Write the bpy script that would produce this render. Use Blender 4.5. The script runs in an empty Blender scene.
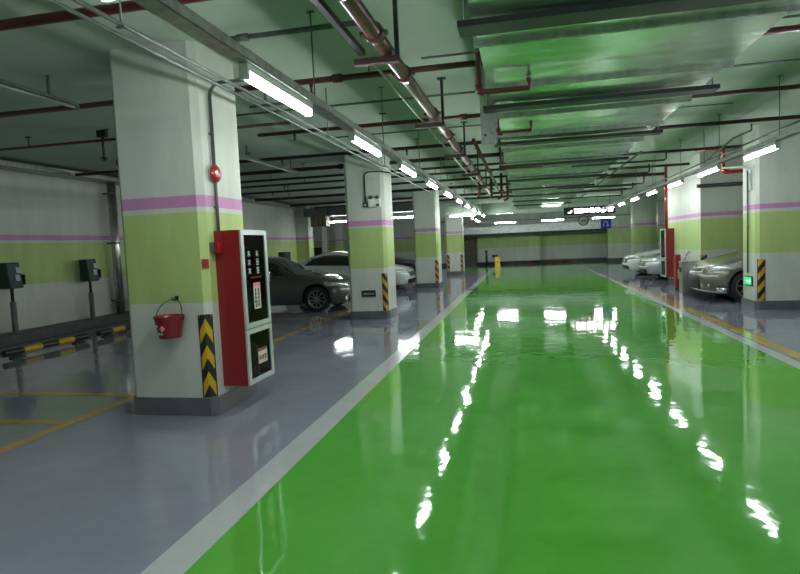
import bpy, math, random
from mathutils import Vector, Matrix
random.seed(7)
PI = math.pi
sc = bpy.context.scene
COL = sc.collection

# ------------------------------------------------------------------ materials
def new_mat(name):
    m = bpy.data.materials.new(name); m.use_nodes = True
    nt = m.node_tree; nt.nodes.clear()
    out = nt.nodes.new('ShaderNodeOutputMaterial')
    b = nt.nodes.new('ShaderNodeBsdfPrincipled')
    nt.links.new(b.outputs[0], out.inputs[0])
    return m, nt, b
def pos(nt):
    g = nt.nodes.new('ShaderNodeNewGeometry'); return g.outputs['Position']
def objc(nt):
    return nt.nodes.new('ShaderNodeTexCoord').outputs['Object']
def mapping(nt, src, scale):
    mp = nt.nodes.new('ShaderNodeMapping'); mp.inputs['Scale'].default_value = scale
    nt.links.new(src, mp.inputs['Vector']); return mp.outputs[0]
def noise(nt, src, scale, detail=3, rough=.5):
    n = nt.nodes.new('ShaderNodeTexNoise'); n.inputs['Scale'].default_value = scale
    n.inputs['Detail'].default_value = detail; n.inputs['Roughness'].default_value = rough
    nt.links.new(src, n.inputs['Vector']); return n.outputs['Fac']
def ramp(nt, fac, stops, mode='LINEAR'):
    r = nt.nodes.new('ShaderNodeValToRGB'); r.color_ramp.interpolation = mode
    e = r.color_ramp.elements
    while len(e) < len(stops): e.new(.5)
    for k, (p_, c) in enumerate(stops):
        e[k].position = p_; e[k].color = (c[0], c[1], c[2], 1)
    nt.links.new(fac, r.inputs[0]); return r.outputs[0]
def mixc(nt, fac, a, b_, typ='MIX'):
    m = nt.nodes.new('ShaderNodeMix'); m.data_type = 'RGBA'; m.blend_type = typ
    if isinstance(fac, float): m.inputs[0].default_value = fac
    else: nt.links.new(fac, m.inputs[0])
    for k, v in ((6, a), (7, b_)):
        if isinstance(v, tuple): m.inputs[k].default_value = (*v, 1)
        else: nt.links.new(v, m.inputs[k])
    return m.outputs[2]
def math_(nt, op, a, b_=None, c=None):
    m = nt.nodes.new('ShaderNodeMath'); m.operation = op
    for k, v in enumerate((a, b_, c)):
        if v is None: continue
        if isinstance(v, (int, float)): m.inputs[k].default_value = v
        else: nt.links.new(v, m.inputs[k])
    return m.outputs[0]
def bump(nt, b, h, strength, dist=.01):
    bn = nt.nodes.new('ShaderNodeBump'); bn.inputs['Strength'].default_value = strength
    bn.inputs['Distance'].default_value = dist
    nt.links.new(h, bn.inputs['Height']); nt.links.new(bn.outputs[0], b.inputs['Normal']); return bn
def simple(name, col, rough=.5, metal=0., var=.12, scale=6., bumps=0., coat=0., spec=.5, trans=0.):
    m, nt, b = new_mat(name)
    n = noise(nt, objc(nt), scale, 4)
    lo = tuple(c * (1 - var) for c in col); hi = tuple(min(1, c * (1 + var)) for c in col)
    nt.links.new(ramp(nt, n, [(.3, lo), (.7, hi)]), b.inputs['Base Color'])
    b.inputs['Roughness'].default_value = rough; b.inputs['Metallic'].default_value = metal
    b.inputs['Coat Weight'].default_value = coat; b.inputs['Coat Roughness'].default_value = .05
    b.inputs['Specular IOR Level'].default_value = spec
    b.inputs['Transmission Weight'].default_value = trans
    if bumps: bump(nt, b, n, bumps)
    return m
def emis(name, col, s):
    m, nt, b = new_mat(name)
    b.inputs['Base Color'].default_value = (*col, 1)
    b.inputs['Emission Color'].default_value = (*col, 1); b.inputs['Emission Strength'].default_value = s
    return m

WHITE = (.62, .65, .60); PINK = (.60, .27, .54); LIME = (.47, .61, .23)
def banded(name, lime=LIME, white=WHITE, pink=PINK, dz=0.):
    m, nt, b = new_mat(name)
    P = pos(nt); s = nt.nodes.new('ShaderNodeSeparateXYZ'); nt.links.new(P, s.inputs[0])
    z = math_(nt, 'DIVIDE', s.outputs[2], 4.)
    c = ramp(nt, z, [(0, white), (1.08/4, lime), ((1.945+dz)/4, white), ((2.0+dz)/4, pink), ((2.10+dz)/4, white)], 'CONSTANT')
    n = noise(nt, mapping(nt, P, (1, 1, .25)), 3.5, 5, .6)
    d = ramp(nt, n, [(.3, (.86, .86, .86)), (.65, (1, 1, 1))])
    nt.links.new(mixc(nt, 1., c, d, 'MULTIPLY'), b.inputs['Base Color'])
    b.inputs['Roughness'].default_value = .55
    bump(nt, b, noise(nt, P, 60, 2), .12, .004)
    return m
def epoxy(name, col, var, rough, wave=.035):
    m, nt, b = new_mat(name)
    P = pos(nt)
    n = noise(nt, P, .8, 5, .6); n2 = noise(nt, P, 9, 3)
    lo = tuple(c*(1-var) for c in col); hi = tuple(c*(1+var) for c in col)
    c = ramp(nt, n, [(.3, lo), (.7, hi)])
    c2 = ramp(nt, n2, [(.3, (.95,)*3), (.7, (1,)*3)])
    nt.links.new(mixc(nt, 1., c, c2, 'MULTIPLY'), b.inputs['Base Color'])
    r = nt.nodes.new('ShaderNodeMapRange'); nt.links.new(n, r.inputs[0])
    r.inputs[3].default_value = rough*.7; r.inputs[4].default_value = rough*1.4
    nt.links.new(r.outputs[0], b.inputs['Roughness'])
    b.inputs['IOR'].default_value = 1.62
    w = noise(nt, mapping(nt, P, (1, .75, 1)), 5.5, 2, .45)
    w2 = noise(nt, P, 1.3, 1)
    h = math_(nt, 'ADD', w, math_(nt, 'MULTIPLY', w2, 2.0))
    bump(nt, b, h, wave*10, .0085)
    return m
def hazard(name, mode, c1=(.018, .018, .018), c2=(.75, .42, .02), n=3., s=.5):
    """UV pattern: chevron or diagonal stripes, u across, v up"""
    m, nt, b = new_mat(name)
    uv = nt.nodes.new('ShaderNodeUVMap').outputs[0]
    sp = nt.nodes.new('ShaderNodeSeparateXYZ'); nt.links.new(uv, sp.inputs[0])
    u, v = sp.outputs[0], sp.outputs[1]
    if mode == 'chevron': a = math_(nt, 'ABSOLUTE', math_(nt, 'SUBTRACT', u, .5)); a = math_(nt, 'MULTIPLY', a, 2*s)
    elif mode == 'diag': a = math_(nt, 'MULTIPLY', u, s)
    else: a = math_(nt, 'MULTIPLY', u, 0.)
    f = math_(nt, 'FRACT', math_(nt, 'ADD', math_(nt, 'MULTIPLY', v, n), a))
    k = math_(nt, 'GREATER_THAN', f, .5)
    if mode != 'bands':
        e = math_(nt, 'ABSOLUTE', math_(nt, 'SUBTRACT', u, .5))
        k = math_(nt, 'MULTIPLY', k, math_(nt, 'LESS_THAN', e, .42))
    nt.links.new(mixc(nt, k, c1, c2), b.inputs['Base Color'])
    b.inputs['Roughness'].default_value = .4
    return m

M = dict(
    wallr=banded('painted_bands_right', dz=-.07),
    wall=banded('painted_bands'), wallfar=banded('painted_bands_far'),
    ceil=None,
    green=epoxy('green_epoxy', (.100, .44, .055), .08, .045, .028),
    grey=epoxy('grey_epoxy', (.265, .28, .35), .12, .045, .030),
    line=epoxy('white_line_paint', (.50, .54, .56), .06, .12),
    yline=epoxy('yellow_line_paint', (.50, .33, .045), .12, .14),
    plinth=simple('grey_plinth_paint', (.115, .125, .14), .35, var=.15),
    kerb=simple('dark_concrete', (.085, .085, .09), .6, var=.2, bumps=.2),
    galv=simple('galvanised_steel', (.36, .38, .37), .42, .8, var=.25, scale=14),
    galvp=simple('galvanised_conduit', (.13, .145, .14), .5, .3, var=.2, scale=12),
    redp=simple('dark_red_pipe_paint', (.085, .009, .012), .45, .0, var=.25, coat=.3),
    redbig=simple('brown_red_pipe_paint', (.10, .030, .028), .36, .0, var=.25, coat=.5),
    red=simple('red_enamel', (.25, .010, .014), .38, var=.1, coat=.3),
    redb=simple('bright_red_plastic', (.36, .012, .014), .3, var=.1, coat=.4),
    palegalv=simple('pale_duct_sheet', (.62, .65, .66), .35, .35, var=.15, scale=8),
    brownbox=simple('tan_box_paint', (.20, .17, .11), .6, var=.25),
    darkpipe=simple('blackish_red_pipe', (.030, .012, .012), .5),
    hangerred=simple('dark_maroon_steel', (.030, .007, .008), .5),
    dark=simple('dark_steel', (.035, .036, .04), .45, .4),
    black=simple('black_rubber', (.012, .012, .013), .6),
    alu=simple('aluminium_frame', (.62, .65, .66), .33, .55, var=.08),
    steel=simple('brushed_stainless', (.50, .51, .50), .30, .9, var=.15),
    batten=simple('white_batten', (.70, .72, .72), .4),
    tube=emis('lit_tube', (.95, 1.0, .985), 30.),
    unlit=simple('unlit_tube_glass', (.35, .37, .37), .25),
    white=simple('white_plastic', (.72, .73, .70), .45),
    yellow=simple('yellow_plastic', (.80, .50, .02), .45),
    teal=simple('dark_teal_plastic', (.005, .032, .038), .5),
    blue=simple('blue_sign', (.015, .05, .62), .4),
    label=simple('cream_label', (.66, .62, .54), .5),
    pinklab=simple('pink_label', (.70, .22, .26), .5),
    faint=simple('grey_lettering', (.45, .48, .46), .5),
    chrome=simple('chrome', (.75, .75, .75), .12, 1., var=.03),
    lens=simple('headlamp_lens', (.60, .64, .66), .08, .55, var=.5, scale=22, coat=1.),
    glassdark=simple('tinted_car_glass', (.012, .014, .016), .05, .0, coat=1.),
    tyre=simple('tyre_rubber', (.016, .016, .017), .75),
    rim=simple('alloy_rim', (.34, .35, .36), .3, .8),
    concrete=simple('bare_concrete', (.30, .30, .28), .7, bumps=.2),
    brown=simple('brown_door_paint', (.12, .10, .075), .6, var=.3),
)
def ceiling_mat():
    m, nt, b = new_mat('painted_ceiling')
    P = pos(nt)
    n = noise(nt, P, .7, 5, .6)
    nt.links.new(ramp(nt, n, [(.3, (.42, .50, .44)), (.7, (.50, .58, .51))]), b.inputs['Base Color'])  # green cast of light bounced off the lane is tinted into this colour
    b.inputs['Roughness'].default_value = .75
    bump(nt, b, noise(nt, mapping(nt, P, (.6, 6, 1)), 1., 2), .15, .02)
    return m
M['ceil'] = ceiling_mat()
def duct_mat():
    m, nt, b = new_mat('galvanised_duct_sheet')
    P = pos(nt)
    n = noise(nt, mapping(nt, P, (.8, 1.6, 1)), 1.6, 2, .5); n2 = noise(nt, mapping(nt, P, (.12, 3.2, 1)), 1.0, 1)
    nt.links.new(ramp(nt, n, [(.3, (.56, .72, .59)), (.7, (.70, .84, .72))]), b.inputs['Base Color'])  # greenish base colour paints in the green floor's reflection on the grey sheet
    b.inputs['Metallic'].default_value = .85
    r = nt.nodes.new('ShaderNodeMapRange'); nt.links.new(n, r.inputs[0])
    r.inputs[3].default_value = .14; r.inputs[4].default_value = .28
    nt.links.new(r.outputs[0], b.inputs['Roughness'])
    bump(nt, b, math_(nt, 'ADD', math_(nt, 'MULTIPLY', n, .25), n2), .40, .03)
    return m
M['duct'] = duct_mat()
def glass_mat():
    m, nt, b = new_mat('clear_glass')
    b.inputs['Base Color'].default_value = (.9, .95, .93, 1); b.inputs['Roughness'].default_value = .02
    b.inputs['Transmission Weight'].default_value = 1.; b.inputs['IOR'].default_value = 1.1
    return m
M['glass'] = glass_mat()
def paint(name, col, metal=.5, rough=.3):
    return simple(name, col, rough, metal, var=.03, coat=1.)

# ------------------------------------------------------------------ mesh builder
class MB:
    def __init__(s): s.v = []; s.f = []; s.uv = {}; s.smooth = set()
    def add(s, vs, fs, smooth=False):
        o = len(s.v); s.v += [Vector(v) for v in vs]
        for f in fs:
            if smooth: s.smooth.add(len(s.f))
            s.f.append(tuple(i + o for i in f))
        return s
    def box(s, x0, x1, y0, y1, z0, z1):
        vs = [(x, y, z) for z in (z0, z1) for y in (y0, y1) for x in (x0, x1)]
        return s.add(vs, [(0, 2, 3, 1), (4, 5, 7, 6), (0, 1, 5, 4), (2, 6, 7, 3), (0, 4, 6, 2), (1, 3, 7, 5)])
    def obox(s, c, ax, ay, az):
        """box with centre and half axis vectors"""
        c, ax, ay, az = map(Vector, (c, ax, ay, az))
        vs = [c + i*ax + j*ay + k*az for k in (-1, 1) for j in (-1, 1) for i in (-1, 1)]
        return s.add(vs, [(0, 2, 3, 1), (4, 5, 7, 6), (0, 1, 5, 4), (2, 6, 7, 3), (0, 4, 6, 2), (1, 3, 7, 5)])
    def prism(s, poly, z0, z1):
        n = len(poly)
        vs = [(x, y, z0) for x, y in poly] + [(x, y, z1) for x, y in poly]
        fs = [tuple(range(n))[::-1], tuple(range(n, 2*n))] + [(i, (i+1) % n, n+(i+1) % n, n+i) for i in range(n)]
        return s.add(vs, fs)
    def tube(s, pts, r, n=10, caps=True):
        pts = [Vector(p) for p in pts]; rings = []
        prev = None
        for i, p in enumerate(pts):
            d = (pts[min(i+1, len(pts)-1)] - pts[max(i-1, 0)]).normalized()
            if prev is None:
                u = d.orthogonal().normalized()
            else:
                u = (prev - d*prev.dot(d))
                u = u.normalized() if u.length > 1e-5 else d.orthogonal().normalized()
            prev = u; w = d.cross(u)
            rr = r[i] if isinstance(r, (list, tuple)) else r
            rings.append([p + rr*(math.cos(2*PI*k/n)*u + math.sin(2*PI*k/n)*w) for k in range(n)])
        vs = [v for ring in rings for v in ring]
        fs = [(a*n+k, a*n+(k+1) % n, (a+1)*n+(k+1) % n, (a+1)*n+k) for a in range(len(pts)-1) for k in range(n)]
        s.add(vs, fs, True)
        if caps:
            o = len(s.v) - len(vs)
            s.f.append(tuple(o+k for k in range(n))[::-1]); s.f.append(tuple(o+(len(pts)-1)*n+k for k in range(n)))
        return s
    def lathe(s, prof, c=(0, 0, 0), axis='Z', n=24, smooth=True, caps=True):
        vs = []
        for r, h in prof:
            for k in range(n):
                a = 2*PI*k/n; x, y = r*math.cos(a), r*math.sin(a)
                p = {'Z': (x, y, h), 'X': (h, x, y), 'Y': (y, h, x)}[axis]
                vs.append((p[0]+c[0], p[1]+c[1], p[2]+c[2]))
        fs = [(a*n+k, a*n+(k+1) % n, (a+1)*n+(k+1) % n, (a+1)*n+k) for a in range(len(prof)-1) for k in range(n)]
        s.add(vs, fs, smooth)
        o = len(s.v) - len(vs)
        if not caps: return s
        if prof[0][0] > 1e-4: s.f.append(tuple(o+k for k in range(n))[::-1])
        if prof[-1][0] > 1e-4: s.f.append(tuple(o+(len(prof)-1)*n+k for k in range(n)))
        return s

def pieces(mb):
    par = list(range(len(mb.v)))
    def find(a):
        while par[a] != a: par[a] = par[par[a]]; a = par[a]
        return a
    for f in mb.f:
        for i in f[1:]: par[find(i)] = find(f[0])
    out = {}
    for k, f in enumerate(mb.f): out.setdefault(find(f[0]), []).append(k)
    res = []
    for ks in out.values():
        m = MB(); ids = {}
        for k in ks:
            g = []
            for i in mb.f[k]:
                if i not in ids: ids[i] = len(m.v); m.v.append(mb.v[i])
                g.append(ids[i])
            if k in mb.smooth: m.smooth.add(len(m.f))
            m.f.append(tuple(g))
        res.append(m)
    return res
def objs(name, mb, *a, **k):
    """one object per separate piece"""
    return [obj(name, m, *a, **k) for m in pieces(mb)]
def base_of(parent):
    p = Vector((0, 0, 0))
    while parent is not None: p += parent.location; parent = parent.parent
    return p
def obj(name, mb, mat, parent=None, bevel=0., seg=2, kind=None, label=None):
    me = bpy.data.meshes.new(name)
    off = base_of(parent)
    me.from_pydata([v - off for v in mb.v], [], mb.f)
    me.materials.append(M[mat] if isinstance(mat, str) else mat)
    for i in mb.smooth:
        if i < len(me.polygons): me.polygons[i].use_smooth = True
    if mb.uv:
        l = me.uv_layers.new(name='UVMap')
        for pi, uvs in mb.uv.items():
            for li, uv in zip(me.polygons[pi].loop_indices, uvs): l.data[li].uv = uv
    me.update()
    o = bpy.data.objects.new(name, me); COL.objects.link(o)
    if parent is not None: o.parent = parent
    if bevel:
        b = o.modifiers.new('bevel', 'BEVEL'); b.width = bevel; b.segments = seg; b.limit_method = 'ANGLE'
    if kind: o['kind'] = kind
    if label: o['label'] = label
    return o
def thing(name, label, cat, loc=(0, 0, 0), group=None):
    o = bpy.data.objects.new(name, None); COL.objects.link(o)
    o.location = loc; o.empty_display_size = .1
    o['label'] = label; o['category'] = cat
    if group: o['group'] = group
    return o
def tag(o, label, cat, group=None):
    o['label'] = label; o['category'] = cat
    if group: o['group'] = group
    return o
def struct(name, mb, mat, bevel=0.):
    return obj(name, mb, mat, None, bevel, kind='structure')
def copy_tree(o, parent=None):
    c = o.copy(); COL.objects.link(c); c.parent = parent
    for ch in list(o.children): copy_tree(ch, c)
    return c
ORD = ['first', 'second', 'third', 'fourth', 'fifth', 'sixth', 'seventh', 'eighth', 'ninth', 'tenth', 'eleventh', 'twelfth', 'thirteenth', 'fourteenth', 'fifteenth', 'sixteenth']

# ------------------------------------------------------------------ setting
CZ = 3.52; Y0, Y1 = -6., 39.5; XL, XR = -9.95, 9.6
struct('floor', MB().box(XL-1, XR+1, Y0-1, Y1+1, -.2, 0), 'grey')
def lane_mesh(x0, x1, y0, y1, h=.002): return MB().box(x0, x1, y0, y1, 0.0002, h)
struct('floor_green_lane', lane_mesh(-1.67, 2.91, Y0, 36.2), 'green')
struct('floor_green_junction', lane_mesh(-3.6, -1.9, 31., 36.2).box(3.06, 6.5, 31., 36.2, .0002, .002), 'green')
struct('trim_1', lane_mesh(-1.89, -1.67, Y0, 31., .003), 'line')
struct('trim_2', lane_mesh(2.91, 3.06, Y0, 31., .003), 'line')
struct('trim_3', lane_mesh(3.13, 3.29, Y0, 20., .003), 'yline')
struct('trim_4', lane_mesh(-4.36, -4.24, Y0, 28., .003), 'yline')
for k, y in enumerate((4.69, 5.72, 12.4, 20.7)):
    struct('trim_%d' % (5+k), lane_mesh(-9.0, -4.36, y-.05, y+.05, .003), 'yline')
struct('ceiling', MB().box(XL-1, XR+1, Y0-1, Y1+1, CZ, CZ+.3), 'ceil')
bm = MB()
for x in range(-10, 10, 2): pass
struct('wall_left', MB().box(XL-.3, XL, Y0, 24.6, 0, CZ), 'wall')
struct('wall_left_recess', MB().box(XL-.3, -9.35, 24.6, 25.2, 0, CZ), 'wall')
struct('wall_left_far', MB().box(-16.6, -16.3, 25.2, Y1, 0, CZ).box(-16.6, XL-.3, 24.9, 25.2, 0, CZ), 'wall')
struct('wall_far', MB().box(-16.6, XR+1, Y1, Y1+.3, 0, CZ), 'wallfar')
struct('wall_right', MB().box(XR, XR+.3, Y0, Y1, 0, CZ), 'wall')
struct('wall_back', MB().box(XL-1, XR+1, Y0-.3, Y0, 0, CZ), 'wall')
struct('wall_right_partition', MB().box(4.33, XR, 15.94, 19.35, .18, CZ), 'wallr')
struct('baseboard_right_partition', MB().box(4.32, XR, 15.93, 19.36, 0, .18), 'plinth')
struct('floor_left_far', MB().box(-16.6, XL-1, 24.9, Y1, -.2, 0), 'grey')
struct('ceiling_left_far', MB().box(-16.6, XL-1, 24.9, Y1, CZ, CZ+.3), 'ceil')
struct('baseboard_left', MB().box(XL, -9.5, Y0, 24.6, 0, .20), 'kerb', .015)
struct('baseboard_far', MB().box(-16.3, XR, Y1-.03, Y1, 0, .2), 'kerb')
# beams under the ceiling in the far half
struct('ceiling_beam_far', MB().box(-9.35, -3.8, 25.0, 25.3, 3.15, CZ), 'concrete')
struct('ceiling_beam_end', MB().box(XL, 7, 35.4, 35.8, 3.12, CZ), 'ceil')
# wall segments of the end wall that stand proud of it
struct('wall_far_panel', MB().box(-3.0, 1.0, 38.9, Y1, .2, CZ), 'wall')
struct('wall_far_pier', MB().box(5.0, 8.6, 37.6, 38.4, .2, CZ), 'wall')
struct('baseboard_far_pier', MB().box(4.98, 8.6, 37.58, 38.4, 0, .2), 'kerb')
struct('door_1', MB().box(-4.0, -3.15, 39.3, 39.5, .0, 2.1), 'brown')

# ------------------------------------------------------------------ columns
def guard(col, pts, z0, z1, mat, t=.006):
    """thin corner guard following the plan polyline pts; uv runs once across"""
    mb = MB(); n = len(pts); d = [0]
    for a, b in zip(pts, pts[1:]): d.append(d[-1] + math.dist(a, b))
    nrm = []
    for i in range(n):
        a = Vector(pts[max(i-1, 0)]); b = Vector(pts[min(i+1, n-1)]); v = (b-a).normalized(); nrm.append(Vector((v.y, -v.x)))
    outp = [(p[0]+q.x*t, p[1]+q.y*t) for p, q in zip(pts, nrm)]
    vs = [(x, y, z) for x, y in outp for z in (z0, z1)] + [(x, y, z) for x, y in pts for z in (z0, z1)]
    fs = []
    for i in range(n-1):
        fs.append((2*i, 2*i+2, 2*i+3, 2*i+1)); mb.uv[len(fs)-1] = [(d[i]/d[-1], 0), (d[i+1]/d[-1], 0), (d[i+1]/d[-1], 1), (d[i]/d[-1], 1)]
    o = 2*n
    for i in range(n-1): fs.append((o+2*i+2, o+2*i, o+2*i+1, o+2*i+3))
    fs += [(0, 1, o+1, o), (2*n-2, o+2*n-2, o+2*n-1, 2*n-1)]
    for i in range(n-1): fs += [(2*i+1, 2*i+3, o+2*i+3, o+2*i+1), (2*i+2, 2*i, o+2*i, o+2*i+2)]
    for i in range(n-1, len(fs)): mb.uv[i] = [(0, 0)]*len(fs[i])
    mb.add(vs, fs)
    return obj('corner_guard', mb, mat, col)
HZ_CHEV = hazard('hazard_chevron', 'chevron', n=3.15, s=.55, c2=(.62, .36, .015))
HZ_DIAG = hazard('hazard_diagonal', 'diag', n=3.2, s=.75, c2=(.66, .36, .03))
HZ_DIAG2 = hazard('hazard_diagonal_reversed', 'diag', n=3.2, s=-.75, c2=(.66, .36, .03))
def column(x0, x1, y0, y1, label, ch=.06, right_lane=False, guards=()):
    t = thing('concrete_column', label, 'column', ((x0+x1)/2, (y0+y1)/2, 0), 'concrete columns along the lane')
    poly = [(x0+ch, y0), (x1-ch, y0), (x1, y0+ch), (x1, y1-ch), (x1-ch, y1), (x0+ch, y1), (x0, y1-ch), (x0, y0+ch)]
    obj('shaft', MB().prism(poly, .17, CZ), 'wallr' if x0 > 0 else 'wall', t)
    e = .015
    poly = [(x0+ch-e, y0-e), (x1-ch+e, y0-e), (x1+e, y0+ch-e), (x1+e, y1+e), (x0-e, y1+e), (x0-e, y0+ch-e)]
    obj('plinth', MB().prism(poly, 0, .175), 'plinth', t, .004)
    for side, mat in guards:
        if side == 'R': pts = [(x1-ch-.065, y0), (x1-ch, y0), (x1-.005, y0+ch-.005)]
        elif side == 'RF': pts = [(x1-ch-.065, y0), (x1-ch, y0), (x1-ch*.25, y0+ch*.75)]
        else: pts = [(x0+ch*.5, y0+ch*.5), (x0+ch, y0), (x0+ch+.10, y0)]
        guard(t, pts, .18, .98, mat)
    return t
column(-3.84, -2.93, 5.0, 5.85, 'nearest square column, with fire bucket and red hose cabinet on it', guards=(('R', HZ_CHEV),))
column(-3.72, -2.86, 12.05, 12.9, 'second column on the left, with small black plate and emergency lamp', guards=(('RF', HZ_DIAG),))
column(-3.82, -2.97, 20.4, 21.25, 'third column on the left, beside the white car nose', guards=(('RF', HZ_DIAG),))
column(-3.74, -2.93, 28.4, 29.2, 'farthest column of the left row, with hazard guards on both corners', guards=(('RF', HZ_DIAG), ('L', HZ_DIAG)))
column(4.33, 5.75, 12.36, 13.1, 'wide column at the right edge with green exit sign on its side', guards=(('L', HZ_DIAG2),))
# a hazard guard on the corner of the right partition
gp = guard(None, [(4.33, 15.97), (4.33, 15.94), (4.47, 15.94)], .5, .98, HZ_DIAG2)
gp.name = 'corner_guard'; tag(gp, 'black and yellow guard on the wall corner behind the bronze car', 'corner guard')
# round column far right
t = thing('round_column', 'round white and green column behind the silver cars', 'column', (5.75, 30.5, 0))
obj('shaft', MB().lathe([(.60, 0.15), (.60, CZ)], (5.75, 30.5, 0), n=40), 'wall', t)
obj('plinth', MB().lathe([(.62, 0), (.62, .16)], (5.75, 30.5, 0), n=40), 'plinth', t)

# ------------------------------------------------------------------ tube lights
def light_fixture(lit=True):
    t = thing('tube_light', 'x', 'ceiling light')
    obj('batten', MB().box(-.033, .033, -.575, .575, .014, .065), 'batten', t, .006)
    mb = MB().tube([(0, -.545, -.010), (0, .545, -.010)], .028, 12)
    obj('tube', mb, 'tube' if lit else 'unlit', t)
    caps = MB().box(-.03, .03, -.575, -.545, -.035, .02).box(-.03, .03, .545, .575, -.035, .02)
    objs('end_cap', caps, 'batten', t)
    return t
proto = light_fixture(); first = True
def put_light(x, y, z, label, group, rz=0.):
    global first
    o = proto if first else copy_tree(proto); first = False
    o.location = (x, y, z); o.rotation_euler = (0, 0, rz); o['label'] = label; o['group'] = group
ys = [.9215*(4.37 + 2.54*k) for k in range(10)]
for k, y in enumerate(ys):
    put_light(-1.68, y, 2.665, 'lit tube light under the left cable tray, %s from the camera' % ORD[k], 'tube lights over the left lane edge')
ys = [.94*(9.80 + 2.54*k) for k in range(8)]
for k, y in enumerate(ys):
    put_light(3.29, y, 2.63, 'lit tube light over the right lane edge, %s from the camera' % ORD[k], 'tube lights over the right lane edge')
put_light(-2.60, 25.7, 2.74, 'crosswise lit tube light below the grey cross duct', 'crosswise tube lights', PI/2)
for x, w in ((-.97, 'left'), (1.5, 'middle'), (4.05, 'right')):
    put_light(x, 32., 2.53, 'crosswise lit tube light before the end wall, %s of three' % w, 'crosswise tube lights', PI/2)
put_light(-8.0, 24.6, 2.72, 'crosswise lit tube light above the white car roof, seen left of the second column', 'crosswise tube lights', PI/2)
put_light(-11.9, 30.2, 2.75, 'small far crosswise tube light above the dark sedan roof', 'crosswise tube lights', PI/2)
put_light(7.7, 31.5, 2.60, 'crosswise tube light behind the round column on the right', 'crosswise tube lights', PI/2)
put_light(-4.95, 24.3, 2.74, 'crosswise lit tube light seen between second and third column', 'crosswise tube lights', PI/2)
for k, y in enumerate((29.8, 32.2, 34.4)):
    put_light(-2.55, y, 2.76, 'tiny lit tube light beyond the farthest left column, %s of three' % ORD[k], 'tube lights beyond the farthest left column')
# rows that carry on behind the photographer
for k, y in enumerate((1.69, -.65, -3.0)):
    put_light(-1.68, y, 2.665, 'lit tube light under the left cable tray, %s one behind the photographer' % ORD[k], 'tube lights behind the photographer')
for k, y in enumerate((6.82, 4.44, 2.05, -.34, -2.73)):
    put_light(3.29, y, 2.63, 'lit tube light over the right lane edge, %s one outside the frame' % ORD[k], 'tube lights behind the photographer')
for k, (x, ya, yb_) in enumerate(((-4.9, 4.0, 5.85), (-4.95, 9.7, 12.6))):
    o = thing('unlit_batten', 'x', 'ceiling light', (x, ya, 3.4))
    obj('batten', MB().box(x-.03, x+.03, ya, yb_, 3.285, 3.32), 'galvp', o, .005)
    obj('tube', MB().tube([(x, ya+.04, 3.265), (x, yb_-.04, 3.265)], .018, 10), 'unlit', o)
    for kk, yy in enumerate((ya+.02, yb_-.02)): obj('end_cap', MB().box(x-.025, x+.025, yy-.02, yy+.02, 3.245, 3.285), 'galvp', o)
    for yy in (ya+.4, yb_-.4): obj('bracket', MB().box(x-.015, x+.015, yy-.01, yy+.01, 3.32, CZ), 'galvp', o)
    o['label'] = ('unlit grey batten under the ceiling left of the nearest column', 'unlit grey batten under the ceiling between first and second column')[k]
    o['group'] = 'unlit battens over the parking bays'

# ------------------------------------------------------------------ trays, conduits
def tray(x, y0, y1, z0, w, h, label, mat='galv', rods=(), rod_off=0., flange=True, name='cable_tray'):
    t = thing(name, label, 'cable tray', (x, y0, z0))
    mb = MB().box(x-w/2, x+w/2, y0, y1, z0, z0+.004)
    mb.box(x-w/2, x-w/2+.004, y0, y1, z0, z0+h).box(x+w/2-.004, x+w/2, y0, y1, z0, z0+h)
    if flange: mb.box(x-w/2, x+w/2, y0, y1, z0+h-.004, z0+h)
    obj('channel', mb, mat, t)
    for y in rods:
        obj('hanger_rod', MB().tube([(x+rod_off, y, z0+h), (x+rod_off, y, CZ)], .006, 8).box(x+rod_off-.03, x+rod_off+.03, y-.015, y+.015, CZ-.012, CZ), 'galvp', t)
    return t
tray(-1.68, Y0, 26., 2.73, .11, .065, 'long galvanised tray carrying the left row of tube lights', rods=[-3, 0, 2.5, 4.75, 7.2, 9.8, 12.4, 15, 17.5, 20, 22.5, 25])
tray(3.29, Y0, 29.4, 2.695, .075, .055, 'thin tray carrying the right row of tube lights', rods=[-3, 0, 3, 6, 8.6, 11.0, 13.5, 16, 18.5, 21, 24, 28])
tray(-1.17, Y0, 4.44, 3.01, .05, .04, 'narrow cable tray ending at the first trapeze hanger beside the thick pipe', mat='dark', rods=[1.5])

tray(-9.60, Y0, 24.5, 3.36, .44, .10, 'wide cable tray high along the left wall', rods=[6, 9, 12, 15, 18, 21])
def conduit(pts, r, label, mat='galvp', hang=(), name='conduit', cat='conduit', n=8, clips=()):
    t = thing(name, label, cat, pts[0])
    obj('pipe', MB().tube(pts, r, n), mat, t)
    for p in hang:
        obj('hanger', MB().tube([p, (p[0], p[1], CZ)], .007, 6).box(p[0]-.03, p[0]+.03, p[1]-.012, p[1]+.012, p[2]-r-.008, p[2]-r+.004), mat, t)
    for p in clips: obj('clip', MB().box(p[0]-.02, p[0]+.02, p[1]-.02, p[1]+.02, p[2]-.012, p[2]+.012), mat, t)
    return t
conduit([(-2.33, -1, 2.95), (-2.33, 12.0, 2.95)], .014, 'upper thin conduit running past the nearest column top', hang=[(-2.33, 3.2, 2.95), (-2.33, 7., 2.95), (-2.33, 10., 2.95)])
conduit([(-2.40, -1, 2.92), (-2.40, 16, 2.92)], .013, 'lower thin conduit beside the left light tray')
conduit([(3.44, 8.0, 2.89), (3.44, 22, 2.89)], .015, 'thin conduit above the right row of tube lights', hang=[(3.44, 12.4, 2.89), (3.44, 17, 2.89)])
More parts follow.
